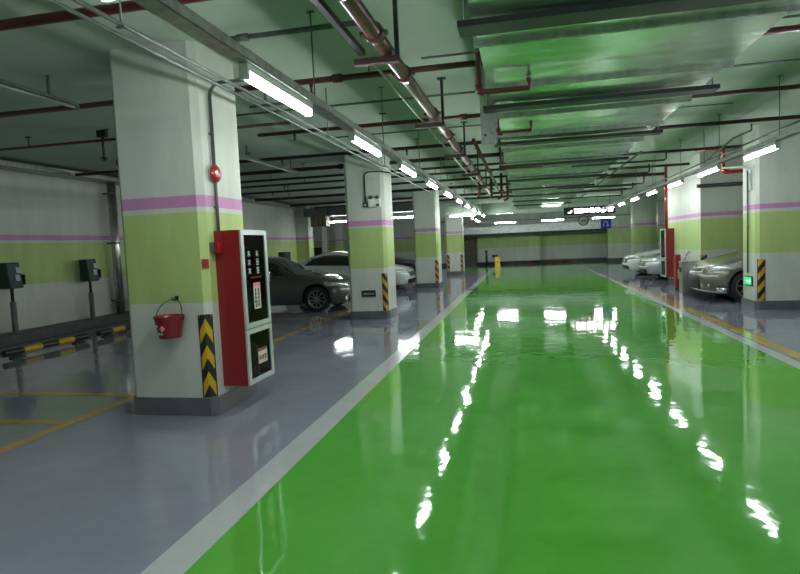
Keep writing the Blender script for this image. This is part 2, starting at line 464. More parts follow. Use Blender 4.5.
def arc(c, r, a0, a1, plane, n=6):
    out = []
    for k in range(n+1):
        a = a0 + (a1-a0)*k/n; u, v = r*math.cos(a), r*math.sin(a)
        out.append({'XZ': (c[0]+u, c[1], c[2]+v), 'YZ': (c[0], c[1]+u, c[2]+v), 'XY': (c[0]+u, c[1]+v, c[2])}[plane])
    return out
conduit([(-2.905, 5.22, 1.66), (-2.905, 5.22, 3.05)] + arc((-2.78, 5.22, 3.05), .125, PI, PI/2, 'XZ') + [(-2.5, 5.22, 3.175), (-2.33, 5.22, 3.12), (-2.33, 5.22, 2.965)], .017,
        'vertical conduit down the side of the nearest column to the alarm', clips=[(-2.915, 5.22, 2.0), (-2.915, 5.22, 2.7)])
conduit([(-3.26, 12.03, 2.50), (-3.26, 12.03, 3.02)] + arc((-3.16, 12.03, 3.02), .10, PI, PI/2, 'XZ') + [(-2.9, 12.03, 3.12), (-2.42, 12.03, 3.0)], .014,
        'conduit rising from the socket on the second column', mat='dark')
conduit([(4.305, 12.72, .70), (4.305, 12.72, 2.74)], .016, 'straight conduit above the green exit sign', clips=[(4.315, 12.72, 1.6), (4.315, 12.72, 2.3)])
conduit([(4.30, 12.55, 2.3), (4.30, 12.55, 2.62)] + arc((4.15, 12.55, 2.62), .15, 0, PI/2, 'XZ') + [(3.6, 12.55, 2.77), (3.34, 12.55, 2.74)], .022, 'bent pale conduit from the light tray to the right column', mat='white')
conduit([(3.44, 12.2, 2.905), (3.9, 12.2, 3.28), (4.2, 12.2, 3.4), (4.2, 12.2, CZ)], .018, 'slanting strut from right conduit up to the ceiling pipes', mat='galvp')
conduit([(-3.2, 32., 2.612), (5.6, 32., 2.612)], .016, 'thin rail carrying the crosswise lights before the end wall', hang=[(-2.6, 32., 2.612), (.3, 32., 2.612), (2.8, 32, 2.612), (5.3, 32, 2.612)])
conduit([(1.95, 10.5, 2.93), (1.95, 24, 2.93)], .018, 'thin conduit along the right edge of the big duct', hang=[(1.95, 12.5, 2.93), (1.95, 16.5, 2.93), (1.95, 20.5, 2.93)])
conduit([(-1.15, 4.6, 3.03), (-1.15, 15.9, 3.03)], .013, 'thin bright conduit running on along the left of the thick pipe', mat='galv')
# ------------------------------------------------------------------ sprinkler mains and cross pipes
def cross_pipe(y, z, r, x0, x1, label, mat='redp', heads=(), hangs=(), couplings=(), skew=0.):
    t = thing('sprinkler_pipe' if mat != 'galvp' else 'conduit', label, 'pipe', (x0, y, z), 'pipes crossing under the ceiling')
    L = lambda x: y + skew*(x+3)
    obj('pipe', MB().tube([(x0, L(x0), z), (x1, L(x1), z)], r, 10), mat, t)
    for x in couplings: obj('coupling', MB().tube([(x-.05, L(x), z), (x+.05, L(x), z)], r*1.45, 10), mat, t)
    for x in hangs:
        obj('hanger', MB().tube([(x, L(x), z+r), (x, L(x), CZ)], .008, 6).box(x-.05, x+.05, L(x)-.015, L(x)+.015, CZ-.015, CZ), 'dark', t)
    for x in heads:
        h = obj('sprinkler_head', MB().lathe([(.012, -.09), (.014, -.03), (.02, -.02), (.02, 0)], (x, L(x), z-r), n=8).lathe([(.028, -.095), (.028, -.09)], (x, L(x), z-r), n=10), mat, t)
    return t
names = ['nearest dark red pipe crossing the ceiling, thick and top left', 'dark red pipe meeting the nearest column just below its top',
    'third dark red cross pipe, behind the nearest column', 'fourth dark red cross pipe, above the second tube light',
    'dark red cross pipe above the top of the second column', 'thin dark cross pipe just behind the second column',
    'dark cross pipe with droppers beyond the second column', 'low dark cross pipe midway between second and third column',
    'dark cross pipe shortly before the third column', 'dark cross pipe above the third column', 'dark cross pipe beyond the third column',
    'farthest dark cross pipe before the cross duct']
cfg = [(3.87, 3.36, .038, -9.3, 3., [(-4.5)], [-2.4, -6], [-5.2, -1.6]),
       (6.12, 3.36, .032, -9.3, 8., [-4.1, -2.2], [-7, -1.55, 4.5], [-4.2, -1.9, 2.6]),
       (7.95, 3.36, .022, -9.3, -3.2, [-6.], [-7.6, -6.2], [-5.4]),
       (8.6, 3.36, .030, -4., 8., [-3.4, 4.8], [-2.0, 4.2], [-.8]),
       (10.9, 3.36, .034, -9.3, 8., [-4.6, -2.1], [-5.3, -1.9, 4.9], [-3.2]),
       (12.8, 3.39, .045, -9.3, 0, [], [-7.2, -4.9], [-4.]),
       (13.9, 3.34, .030, -9.3, 8., [], [-6.2, -1.8], []),
       (15.2, 3.36, .030, -9.3, 1, [-6.4], [-5.8, -2.2], []),
       (16.9, 3.36, .035, -9.3, 5, [-7.5], [-7, -2.1], []),
       (19.4, 3.38, .050, -9.3, 8., [], [-8, -5, -2.3], []),
       (22.6, 3.37, .045, -9.3, 4, [], [-7, -2.2], []),
       (24.6, 3.37, .045, -9., 4, [], [-6, -2.3], [])]
for nm, c in zip(names, cfg):
    cross_pipe(c[0], c[1], c[2], c[3], c[4], nm, 'redp' if c[0] < 8.5 or 8.5 < c[0] < 9 else 'darkpipe', heads=c[5], hangs=c[6], couplings=c[7])
cross_pipe(4.75, 3.38, .022, -2.6, -1.25, 'short grey conduit between left tray and thick pipe', 'galvp', couplings=[-2.3])
cross_pipe(5.9, 3.40, .012, -.95, 3.8, 'thin grey conduit crossing above the big duct', 'galvp')
cross_pipe(7.33, 3.38, .014, -4.4, 8., 'thin grey conduit crossing behind the nearest column', 'galvp', couplings=[-3.1])
cross_pipe(6.9, 3.36, .016, -3.3, -2.5, 'stub of grey conduit right behind the nearest column', 'galvp', couplings=[-3.0])
cross_pipe(9.4, 3.38, .012, -3., 3., 'thin grey conduit above the second tube light', 'galvp')
# small tee hangers with droppers in the left bays
for k, (x, y) in enumerate(((-6.3, 8.0), (-7.9, 10.5), (-5.5, 10.3))):
    t = thing('sprinkler_dropper', ['small upright sprinkler tee on the cross pipe at far left', 'small sprinkler tee by the left wall tray', 'small sprinkler tee in the bay beyond the nearest column'][k], 'sprinkler', (x, y, 3.2), 'sprinkler tees in the left bays')
    obj('riser', MB().tube([(x, y, 3.08), (x, y, 3.44)], .018, 8), 'dark', t)
    obj('top_bracket', MB().box(x-.08, x+.08, y-.03, y+.03, 3.42, CZ), 'dark', t)
    obj('sprinkler_head', MB().lathe([(.02, 0), (.02, .03), (.055, .035), (.055, .045)], (x, y, 3.06), n=10), 'dark', t)
# right duct-edge sprinkler branches with hooked ends
for k, (y, x1, z) in enumerate(((11.5, 2.56, 2.88), (13.6, 2.68, 2.88), (16.4, 3.1, 2.88), (18., 3.1, 2.88), (20.3, 3.15, 2.86))):
    t = thing('sprinkler_branch', 'dark branch pipe with hooked end below the right duct edge, %s from the camera' % ORD[k], 'pipe', (1.0, y, z), 'branch pipes below the duct')
    obj('pipe', MB().tube([(.9, y, z), (x1-.04, y, z), (x1, y, z+.03), (x1, y, z+.13)], .018, 8), 'dark', t)
    obj('sprinkler_head', MB().lathe([(.022, 0), (.03, .03), (.012, .06)], (x1, y, z+.12), n=8), 'dark', t)
# thick pipe
t = thing('thick_red_pipe', 'thick brown red water main running along the lane under the ceiling', 'pipe', (-1.0, 0, 3.0))
obj('pipe', MB().tube([(-1.0, Y0, 3.06), (-1.0, 18.6, 3.06)], .057, 20), 'redbig', t)
for y in (3.35, 4.15, 5.2, 6.85, 8.3, 9.5, 11.2, 12.3, 14.2, 16.): obj('coupling', MB().tube([(-1., y-.045, 3.06), (-1., y+.045, 3.06)], .074, 20).box(-1.10, -.90, y-.025, y+.025, 3.048, 3.072), 'redbig', t)
for k, y in enumerate((1.6, 4.5, 7.1, 9.75, 12.6, 15.3)):
    h = thing('pipe_hanger', 'dark red steel trapeze hanger under the thick pipe, %s along it' % ORD[k], 'pipe hanger', (-1., y, 2.93), 'trapeze hangers of the thick pipe')
    obj('crossbar', MB().box(-1.25, -.895, y-.03, y+.03, 2.955, 3.002), 'hangerred', h)
    obj('post', MB().box(-.925, -.895, y-.02, y+.02, 3.002, CZ-.015).box(-.96, -.86, y-.04, y+.04, CZ-.015, CZ), 'dark', h)
t = thing('thin_drain_pipe', 'thin red pipe beside the thick water main', 'pipe', (-.72, 9, 3.1))
obj('pipe', MB().tube([(-.72, 9.2, 3.12), (-.72, 18.6, 3.12)], .03, 10), 'redp', t)
for y in (11, 13.2, 15.8): obj('coupling', MB().tube([(-.72, y-.04, 3.12), (-.72, y+.04, 3.12)], .045, 10), 'redp', t)
t = thing('valve_manifold', 'cluster of red pipe drops where the thick main ends', 'pipe', (-1., 16.5, 2.9))
for k, (x, y) in enumerate(((-1.15, 16.2), (-.85, 16.6), (-.6, 17.4), (-.45, 18.2))):
    obj('drop_pipe', MB().tube([(x, y, CZ-.01), (x, y, 2.82), (x-.12, y, 2.78)], .04, 10), 'redp', t)
    objs('flange', MB().tube([(x, y, 2.98), (x, y, 3.02)], .085, 12).tube([(x, y, 3.14), (x, y, 3.17)], .07, 12), 'redp', t)
# sprinkler drop around the near end of the duct
t = thing('sprinkler_drop_pipe', 'bright red pipe dropping beside the duct and turning below it', 'pipe', (-.36, 5.45, 2.9))
obj('pipe', MB().tube([(-.36, 5.45, 3.42), (-.36, 5.45, 2.93)] + arc((-.33, 5.45, 2.93), .03, PI, 1.5*PI, 'XZ', 3) + [(.08, 5.45, 2.90), (.08, 5.45, 2.985)], .024, 10), 'redp', t)
obj('elbow', MB().tube([(-.36, 5.45, 2.97), (-.36, 5.45, 2.91), (-.31, 5.45, 2.895)], .034, 10), 'redp', t)
obj('flange', MB().tube([(-.36, 5.45, 3.25), (-.36, 5.45, 3.28)], .04, 10), 'galvp', t)
t = thing('sprinkler_drop_pipe', 'red pipe inside the grey hanging channel, turning under the duct', 'pipe', (-.30, 7.3, 2.9))
obj('pipe', MB().tube([(-.27, 7.3, 3.3), (-.27, 7.3, 2.86), (.12, 7.3, 2.86), (.12, 7.3, 2.97)], .022, 10), 'redp', t)
obj('elbow', MB().tube([(-.27, 7.3, 2.91), (-.27, 7.3, 2.85), (-.22, 7.3, 2.85)], .03, 10), 'redp', t)
t = thing('sprinkler_drop_pipe', 'farther red pipe turning below the duct left edge', 'pipe', (-.30, 10.9, 2.9))
obj('pipe', MB().tube([(-.38, 10.9, 3.3), (-.38, 10.9, 2.86), (.35, 10.9, 2.86)], .024, 10), 'redp', t)
obj('elbow', MB().tube([(-.38, 10.9, 2.92), (-.38, 10.9, 2.85), (-.32, 10.9, 2.85)], .033, 10), 'redp', t)
# right side red loop above the bronze car bay
t = thing('red_loop_pipe', 'red pipe with two elbows beside the right column top', 'pipe', (4.2, 14., 3.2))
obj('pipe', MB().tube([(3.7, 14.0, 3.34), (4.20, 14.0, 3.34), (4.26, 14.0, 3.30), (4.26, 14., 2.88), (4.32, 14., 2.82), (5.6, 14., 2.82)], .038, 12), 'redb', t)
objs('elbow', MB().tube([(4.14, 14.0, 3.34), (4.22, 14.0, 3.34), (4.26, 14.0, 3.28)], .055, 12).tube([(4.26, 14., 2.92), (4.28, 14., 2.84), (4.36, 14., 2.82)], .055, 12), 'redb', t)

# ------------------------------------------------------------------ main duct
DX0, DX1, DZ0, DZ1 = -.29, 1.79, 3.0, 3.30
t = thing('air_duct', 'huge galvanised rectangular air duct running along the lane under the ceiling', 'duct', (.75, 0, DZ0))
yb = [Y0, -3.5, -2.1, -.7, .6, 1.9, 3.15, 4.42, 5.69, 7.0, 8.3, 9.6, 10.9, 12.2, 13.5, 14.8, 16.1, 17.4, 18.7, 20., 21.3, 22.6, 23.9, 25.2, 26.5, 27.8]
for k in range(len(yb)-1):
    a, b = yb[k]+.002, yb[k+1]-.002
    # underside slightly cross-broken like real sheet
    mb = MB(); cx = (DX0+DX1)/2; cy = (a+b)/2; sag = .012
    vs = [(DX0, a, DZ0), (DX1, a, DZ0), (DX1, b, DZ0), (DX0, b, DZ0), (cx, cy, DZ0-sag), (DX0, a, DZ1), (DX1, a, DZ1), (DX1, b, DZ1), (DX0, b, DZ1)]
    mb.add(vs, [(0, 4, 1), (1, 4, 2), (2, 4, 3), (3, 4, 0), (0, 1, 6, 5), (1, 2, 7, 6), (2, 3, 8, 7), (3, 0, 5, 8), (5, 6, 7, 8)])
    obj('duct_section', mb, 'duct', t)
    y = yb[k+1]
    obj('joint_flange', MB().box(DX0-.03, DX1+.03, y-.016, y+.016, DZ0-.032, DZ0-.001).box(DX0-.03, DX0-.001, y-.016, y+.016, DZ0, DZ1).box(DX1+.001, DX1+.03, y-.016, y+.016, DZ0, DZ1), 'galv', t)
for k, y in enumerate((3.95, 6.38, 8.75, 11.4, 14.15, 16.6, 19.1, 21.7, 24.3)):
    h = thing('duct_hanger', 'dark steel channel carrying the big duct, %s along the lane' % ORD[k], 'duct hanger', (.75, y, 2.93), 'channels under the big duct')
    obj('crossbar', MB().box(DX0-.09, DX1+.10, y-.10, y+.10, 2.925, 2.932).box(DX0-.09, DX1+.10, y-.10, y-.093, 2.932, 2.965).box(DX0-.09, DX1+.10, y+.093, y+.10, 2.932, 2.965), 'dark', h)
    for x in (DX0-.05, DX1+.06): obj('hanger_rod', MB().tube([(x, y, 2.92), (x, y, CZ)], .008, 6), 'galvp', h)
t = thing('hanging_channel', 'short grey metal channel hanging at the left edge of the duct', 'bracket', (-.38, 6.6, 2.6))
obj('plate', MB().box(-.425, -.27, 6.49, 6.50, 2.60, 2.99).box(-.425, -.42, 6.50, 6.59, 2.60, 3.1).box(-.275, -.27, 6.50, 6.59, 2.60, 2.99), 'galv', t)
obj('bolt', MB().tube([(-.375, 6.48, 2.7), (-.375, 6.49, 2.7)], .015, 8), 'dark', t)
# cross ducts
t = thing('cross_duct', 'pale galvanised duct box crossing before the farthest left column', 'duct', (-2., 26.4, 2.7))
obj('duct_body', MB().box(-3.4, -.75, 26.1, 26.8, 2.76, 3.22), 'duct', t)
obj('end_flare', MB().add([(-.75, 26.1, 2.8), (-.45, 26.1, 2.72), (-.6, 26.1, 3.15), (-.75, 26.1, 3.2), (-.75, 26.8, 2.8), (-.45, 26.8, 2.72), (-.6, 26.8, 3.15), (-.75, 26.8, 3.2)], [(0, 1, 2, 3), (7, 6, 5, 4), (0, 4, 5, 1), (1, 5, 6, 2), (2, 6, 7, 3), (3, 7, 4, 0)]), 'duct', t)
for x in (-2.6, -1.7): obj('joint_flange', MB().box(x-.02, x+.02, 26.07, 26.83, 2.73, 3.25), 'galv', t)
t = thing('cross_duct', 'dark duct crossing high over the bays behind the white car', 'duct', (-6.5, 23.8, 2.95))
obj('duct_body', MB().box(-9.1, -3.9, 23.5, 24.2, 2.93, 3.28), 'galvp', t)
for x in (-8.0, -6.8, -5.4): obj('joint_flange', MB().box(x-.02, x+.02, 23.47, 24.23, 2.90, 3.31), 'dark', t)
for x in (-8.6, -4.6): obj('hanger_rod', MB().tube([(x, 23.85, 3.31), (x, 23.85, CZ)], .01, 6), 'dark', t)
t = thing('junction_box', 'tan box hanging below the dark cross duct in the back', 'box', (-8.45, 23.8, 2.5))
obj('housing', MB().box(-8.85, -8.15, 23.6, 24.1, 2.50, 2.93), 'brownbox', t, .01)
for x in (-8.7, -8.5, -8.3): obj('rib', MB().box(x-.015, x+.015, 23.585, 23.60, 2.52, 2.91), 'dark', t)
t = thing('end_wall_duct', 'long bright galvanised duct across the far end of the garage', 'duct', (1., 38.4, 1.9))
obj('duct_body', MB().box(-4.2, 8.6, 38.1, 38.7, 2.05, 2.52), 'palegalv', t)
for x in [-3.2+1.25*k for k in range(10)]: obj('joint_flange', MB().box(x-.025, x+.025, 38.07, 38.72, 2.02, 2.55), 'palegalv', t)
obj('bottom_rail', MB().box(-4.2, 8.6, 38.05, 38.7, 1.88, 2.03), 'dark', t)

# ------------------------------------------------------------------ left wall things
def charger(x, y, label):
    t = thing('charging_post', label, 'charger', (x, y, .2), 'chargers along the left wall')
    obj('post', MB().box(x-.04, x+.04, y-.04, y+.04, .2, .80), 'galvp', t, .008)
    obj('base_plate', MB().box(x-.1, x+.1, y-.1, y+.1, .2, .215), 'galvp', t)
    obj('neck', MB().tube([(x, y, .80), (x, y, 1.08)], .03, 10), 'black', t)
    hb = obj('housing', MB().add([(x-.12, y-.17, 1.06), (x+.16, y-.17, 1.06), (x+.16, y+.14, 1.06), (x-.12, y+.14, 1.06), (x-.12, y-.17, 1.56), (x+.09, y-.17, 1.56), (x+.09, y+.14, 1.56), (x-.12, y+.14, 1.56)],
        [(0, 3, 2, 1), (4, 5, 6, 7), (0, 1, 5, 4), (1, 2, 6, 5), (2, 3, 7, 6), (3, 0, 4, 7)]), 'teal', t, .025, 3)
    obj('decal', MB().add([(x+.1455, y-.02, 1.20), (x+.1455, y+.08, 1.20), (x+.130, y+.08, 1.32), (x+.130, y-.02, 1.32)], [(0, 1, 2, 3)]).add([(x+.127, y+.02, 1.35), (x+.127, y+.14, 1.35), (x+.112, y+.14, 1.46), (x+.112, y+.02, 1.46)], [(0, 1, 2, 3)]), 'faint', hb)
    obj('plug_holster', MB().box(x+.02, x+.17, y+.145, y+.18, 1.12, 1.32), 'black', t, .02)
charger(-9.68, 9.42, 'dark teal charger box on a grey post, cut by the left edge')
charger(-9.68, 11.50, 'dark teal charger box on a grey post, right one of two')
t = thing('drain_pipe', 'shiny vertical drain pipe before the left wall', 'pipe', (-9.72, 12.5, .2))
obj('pipe', MB().tube([(-9.72, 12.5, .2), (-9.72, 12.5, 3.35)], .10, 20), 'steel', t)
for z in (.5, 1.9, 3.1): obj('clamp', MB().tube([(-9.72, 12.5, z), (-9.72, 12.5, z+.04)], .108, 20).box(XL+.003, -9.80, 12.48, 12.52, z, z+.04), 'galvp', t)
t = thing('drain_pipe', 'short dark pipe standing behind the shiny drain pipe', 'pipe', (-9.72, 12.9, .2))
obj('pipe', MB().tube([(-9.72, 12.9, .2), (-9.72, 12.9, 1.25)], .06, 12), 'dark', t)
HZ_B = hazard('hazard_bands', 'bands', n=2.5, c2=(.55, .36, .02))
def wheel_stop(x, y0, y1, label):
    t = thing('wheel_stop', label, 'wheel stop', (x, y0, 0), 'wheel stops in the left bay')
    mb = MB(); n = 5; rr = .055; k = 12
    for i in range(k):
        pass
    ring = [(x+rr*math.cos(2*PI*i/k), .10+rr*math.sin(2*PI*i/k)) for i in range(k)]
    vs = [(a, y0, z) for a, z in ring] + [(a, y1, z) for a, z in ring]
    fs = [(i, (i+1) % k, k+(i+1) % k, k+i) for i in range(k)] + [tuple(range(k))[::-1], tuple(range(k, 2*k))]
    for i in range(k): mb.uv[i] = [(.5, 0), (.5, 0), (.5, 1), (.5, 1)]
    mb.uv[k] = [(.5, 0)]*k; mb.uv[k+1] = [(.5, 1)]*k
    mb.add(vs, fs); obj('bar', mb, HZ_B, t)
    for y in (y0+.25, y1-.22):
        obj('foot', MB().box(x-.05, x+.05, y-.12, y+.12, 0, .025).box(x-.02, x+.02, y-.08, y+.08, .02, .07), 'dark', t, .004)
wheel_stop(-8.2, 7.72, 9.55, 'black and yellow wheel stop bar nearest the left edge')
wheel_stop(-8.2, 9.85, 11.7, 'black and yellow wheel stop bar half behind the nearest column')
# black-framed notice boards deep in the left side
t = thing('notice_board', 'far black notice board with pale frame on the back wall', 'notice board', (-14.4, 39.4, 1.0))
obj('frame', MB().box(-14.75, -13.95, 39.42, 39.48, .75, 1.75), 'white', t)
obj('panel', MB().box(-14.68, -14.02, 39.40, 39.43, .82, 1.68), 'dark', t)
t = thing('electric_cabinet', 'dark green meter box on the left wall above the dark sedan', 'cabinet', (-9.9, 24.3, 1.3))
obj('housing', MB().box(-9.95, -9.70, 22.6, 23.3, 1.05, 1.5), 'teal', t, .02)
obj('door', MB().box(-9.70, -9.685, 22.65, 23.25, 1.08, 1.47), 'dark', t)
for k, (x, w) in enumerate(((-12.6, .30), (-11.6, .45))):
    t = thing('far_post', ['pale far pillar behind the white car roof, left of two', 'pale green far pillar behind the white car roof, right of two'][k], 'pillar', (x, 36, 0))
    obj('shaft', MB().box(x-w/2, x+w/2, 36, 36.4, .15, CZ), 'white' if k == 0 else 'wall', t)
    obj('plinth', MB().box(x-w/2-.02, x+w/2+.02, 35.98, 36.42, 0, .16), 'plinth', t)
t = thing('standpipe', 'thin dark vertical pipe far behind the dark sedan', 'pipe', (-11.6, 31, 0))
obj('pipe', MB().tube([(-11.9, 31.5, 0), (-11.9, 31.5, CZ)], .09, 10), 'dark', t)
obj('clamp', MB().tube([(-11.9, 31.5, 2.), (-11.9, 31.5, 2.06)], .12, 10), 'dark', t)

# ------------------------------------------------------------------ things on nearest column
t = thing('fire_bucket', 'red metal fire bucket hanging by its wire handle on the column front', 'bucket', (-3.265, 4.86, .79))
cx, cy = -3.265, 4.855
obj('bowl', MB().lathe([(.0, .785), (.095, .785), (.10, .79), (.138, .985), (.143, .99), (.138, .995), (.132, .985), (.096, .80), (.0, .80)], (cx, cy, 0), n=28), 'red', t)
obj('handle', MB().tube([(cx+.137*math.cos(a), cy+.10*math.sin(a)**2*0.9, .975+.165*math.sin(a)) for a in [PI*k/14 for k in range(15)]], .005, 6), 'dark', t)
for x in (cx-.137, cx+.137): obj('ear', MB().lathe([(.018, -.008), (.018, .008)], (x, cy, .97), 'X', n=10), 'dark', t)
mk = MB()
def dia(x, z, w, h):
    y = cy - .1035 - (z-.785)*.21
    mk.add([(x, y-.012, z-h), (x+w, y-.010, z), (x, y-.016, z+h), (x-w, y-.010, z), (x, y, z-h), (x+w, y, z), (x, y, z+h), (x-w, y, z)], [(0, 1, 2, 3), (4, 7, 6, 5), (0, 4, 5, 1), (1, 5, 6, 2), (2, 6, 7, 3), (3, 7, 4, 0)])
dia(cx+.005, .885, .026, .026); 
obj('emblem', mk, 'pinklab', t)
mk = MB(); dia(cx-.052, .905, .018, .014); dia(cx-.035, .84, .012, .012); dia(cx-.010, .835, .012, .012); dia(cx-.058, .87, .01, .01)
obj('lettering', mk, 'faint', t)
t = thing('bucket_hook', 'small dark hook holding the fire bucket', 'hook', (cx, 4.99, 1.14))
obj('plate', MB().box(cx-.018, cx+.018, 4.992, 5.0, 1.13, 1.165), 'dark', t)
obj('hook', MB().tube([(cx, 4.995, 1.15), (cx, 4.96, 1.128), (cx, 4.935, 1.128), (cx, 4.92, 1.16)], .006, 6), 'dark', t)

t = thing('alarm_strobe', 'round red alarm sounder high on the nearest column side', 'alarm', (-2.93, 5.25, 2.32))
obj('base', MB().lathe([(.065, 0), (.065, .02)], (-2.925, 5.21, 2.32), 'X', n=20), 'white', t)
obj('dome', MB().lathe([(.085, .02), (.085, .04), (.072, .055), (.03, .062), (0, .062)], (-2.925, 5.21, 2.32), 'X', n=24), 'redb', t)
t = thing('manual_call_point', 'small red fire alarm call point beside the hose cabinet top', 'alarm', (-2.93, 5.12, 1.62))
obj('back_box', MB().box(-2.93, -2.885, 5.07, 5.155, 1.56, 1.66), 'galvp', t, .004)
obj('face', MB().box(-2.885, -2.835, 5.07, 5.155, 1.555, 1.665), 'redb', t, .006)
t = thing('small_red_sign', 'tiny dark red box under the call point', 'sign', (-2.93, 5.07, 1.46))
obj('panel', MB().obox((-2.955, 5.025, 1.46), (.022, .022, 0), (.006, -.006, 0), (0, 0, .045)), 'redb', t)
obj('window', MB().obox((-2.949, 5.019, 1.455), (.012, .012, 0), (.006, -.006, 0), (0, 0, .018)), 'red', t)

def glyph(mb, seed, o, ux, uz, s, t=.10):
    """a made-up stroke cluster in the plane ux,uz at o (lower left), size s"""
    r = random.Random(seed); o, ux, uz = Vector(o), Vector(ux), Vector(uz); n = ux.cross(uz)*.0015
    def bar(a, b, w=t):
        a, b = Vector(a), Vector(b); d = (b-a).normalized(); p = Vector((-d.y, d.x))*w/2
        q = [a+p, a-p, b-p, b+p]
        vs = [o + (v.x*ux + v.y*uz)*s for v in q]
        mb.add([v+n for v in vs] + [v-n for v in vs], [(0, 1, 2, 3), (7, 6, 5, 4), (0, 4, 5, 1), (1, 5, 6, 2), (2, 6, 7, 3), (3, 7, 4, 0)])
    k = r.randint(0, 2)
    if k == 0: bar((.1, .1), (.1, .9)); bar((.1, .9), (.9, .9)); bar((.9, .9), (.9, .1)); bar((.1, .1), (.9, .1)); bar((.3, .5), (.7, .5))
    elif k == 1: bar((.05, .75), (.95, .75)); bar((.5, .05), (.5, .95)); bar((.5, .7), (.1, .15)); bar((.5, .7), (.9, .15)); bar((.2, .4), (.8, .4))
    else: bar((.1, .9), (.9, .9)); bar((.1, .5), (.9, .5)); bar((.1, .1), (.9, .1)); bar((.3, .1), (.3, .9)); bar((.7, .1), (.7, .9))
def hose_cabinet(x0, x1, y0, y1, z0, z1, zm, label):
    """front faces +X if x1>x0 else -X"""
    t = thing('hose_cabinet', label, 'fire cabinet', ((x0+x1)/2, (y0+y1)/2, z0))
    s = 1 if x1 > x0 else -1
    lo = lambda a, b: (min(a, b), max(a, b)); T = .012
    mb = MB().box(*lo(x0, x1), y0, y0+T, z0, z1).box(*lo(x0, x1), y1-T, y1, z0, z1).box(*lo(x0, x0+s*T), y0+T, y1-T, z0, z1)
    mb.box(*lo(x0, x1), y0+T, y1-T, z1-T, z1).box(*lo(x0, x1), y0+T, y1-T, z0, z0+T)
    obj('body', mb, 'red', t)
    obj('divider', MB().box(*lo(x0+s*T, x1-s*.01), y0+T, y1-T, zm-.02, zm+.02), 'red', t)
    obj('lining', MB().box(*lo(x0+s*T, x0+s*.03), y0+T, y1-T, z0+T, z1-T), 'dark', t)
    xf0, xf1 = x1+s*.0005, x1+s*.022
    F = .055
    for nm, a, b in (('upper_door', zm+.004, z1), ('lower_door', z0, zm-.004)):
        mb = MB().box(*lo(xf0, xf1), y0, y0+F, a, b).box(*lo(xf0, xf1), y1-F, y1, a, b).box(*lo(xf0, xf1), y0+F, y1-F, b-F*.9, b).box(*lo(xf0, xf1), y0+F, y1-F, a, a+F*.9)
        d = obj(nm, mb, 'alu', t, .003)
        obj('pane', MB().box(*lo(x1+s*.008, x1+s*.012), y0+F, y1-F, a+F*.9, b-F*.9), 'glass', d)
        obj('handle', MB().tube([(xf1, y1-F*.5, (a+b)/2-.05), (xf1+s*.02, y1-F*.5, (a+b)/2-.05), (xf1+s*.02, y1-F*.5, (a+b)/2+.05), (xf1, y1-F*.5, (a+b)/2+.05)], .005, 6), 'chrome', d)
    return t
t = hose_cabinet(-2.93, -2.67, 5.17, 5.74, .25, 1.77, .80, 'tall red hose cabinet with glass doors on the nearest column')
# hose reel, extinguisher shapes inside, lettering on the glass
obj('hose_reel', MB().lathe([(.17, 0), (.18, .01), (.18, .02), (.08, .025), (.08, .07), (.18, .075), (.18, .09)], (-2.88, 5.47, 1.10), 'X', n=24), 'dark', t)
mb = MB()
ux, uz = (0, 1, 0), (0, 0, 1)
for i in range(3):
    glyph(mb, 11+i, (-2.655, 5.29, 1.50-.085*i), ux, uz, .07); glyph(mb, 25+i, (-2.655, 5.47, 1.50-.085*i), ux, uz, .07)
obj('lettering', mb, 'faint', t)
lb = obj('label', MB().box(-2.656, -2.654, 5.38, 5.53, .98, 1.20), 'label', t)
obj('label_header', MB().box(-2.6565, -2.6535, 5.38, 5.53, 1.20, 1.245), 'pinklab', lb)
mb = MB()
for i in range(5):
    for j in range(2): glyph(mb, 40+i*2+j, (-2.6525, 5.40+.065*j, 1.155-.04*i), ux, uz, .036, .16)
obj('label_lettering', mb, 'black', lb)
mb = MB()
for i in range(6): mb.box(-2.656, -2.654, 5.34+.04*i, 5.365+.04*i, 1.29, 1.305)
obj('small_lettering', mb, 'redb', t)
lb = obj('label', MB().box(-2.656, -2.654, 5.40, 5.60, .42, .545), 'label', t)
obj('label_header', MB().box(-2.6565, -2.6535, 5.40, 5.60, .55, .575), 'redb', lb)
mb = MB()
for j in range(3): glyph(mb, 60+j, (-2.6525, 5.415+.058*j, .455), ux, uz, .05, .16)
obj('label_lettering', mb, 'redb', lb)
for k, y in enumerate((5.36, 5.55)):
    e = thing('fire_extinguisher', ('dark cylinder behind the lower cabinet glass, near one', 'dark cylinder behind the lower cabinet glass, far one')[k], 'fire extinguisher', (-2.80, y, .262), 'extinguishers in the hose cabinet')
    obj('cylinder', MB().lathe([(.062, .262), (.065, .28), (.065, .56), (.03, .61), (.02, .62)], (-2.80, y, 0), n=18), 'redp', e)
    obj('valve', MB().lathe([(.018, .62), (.02, .66)], (-2.80, y, 0), n=10).box(-2.82, -2.76, y-.008, y+.008, .66, .69), 'dark', e)

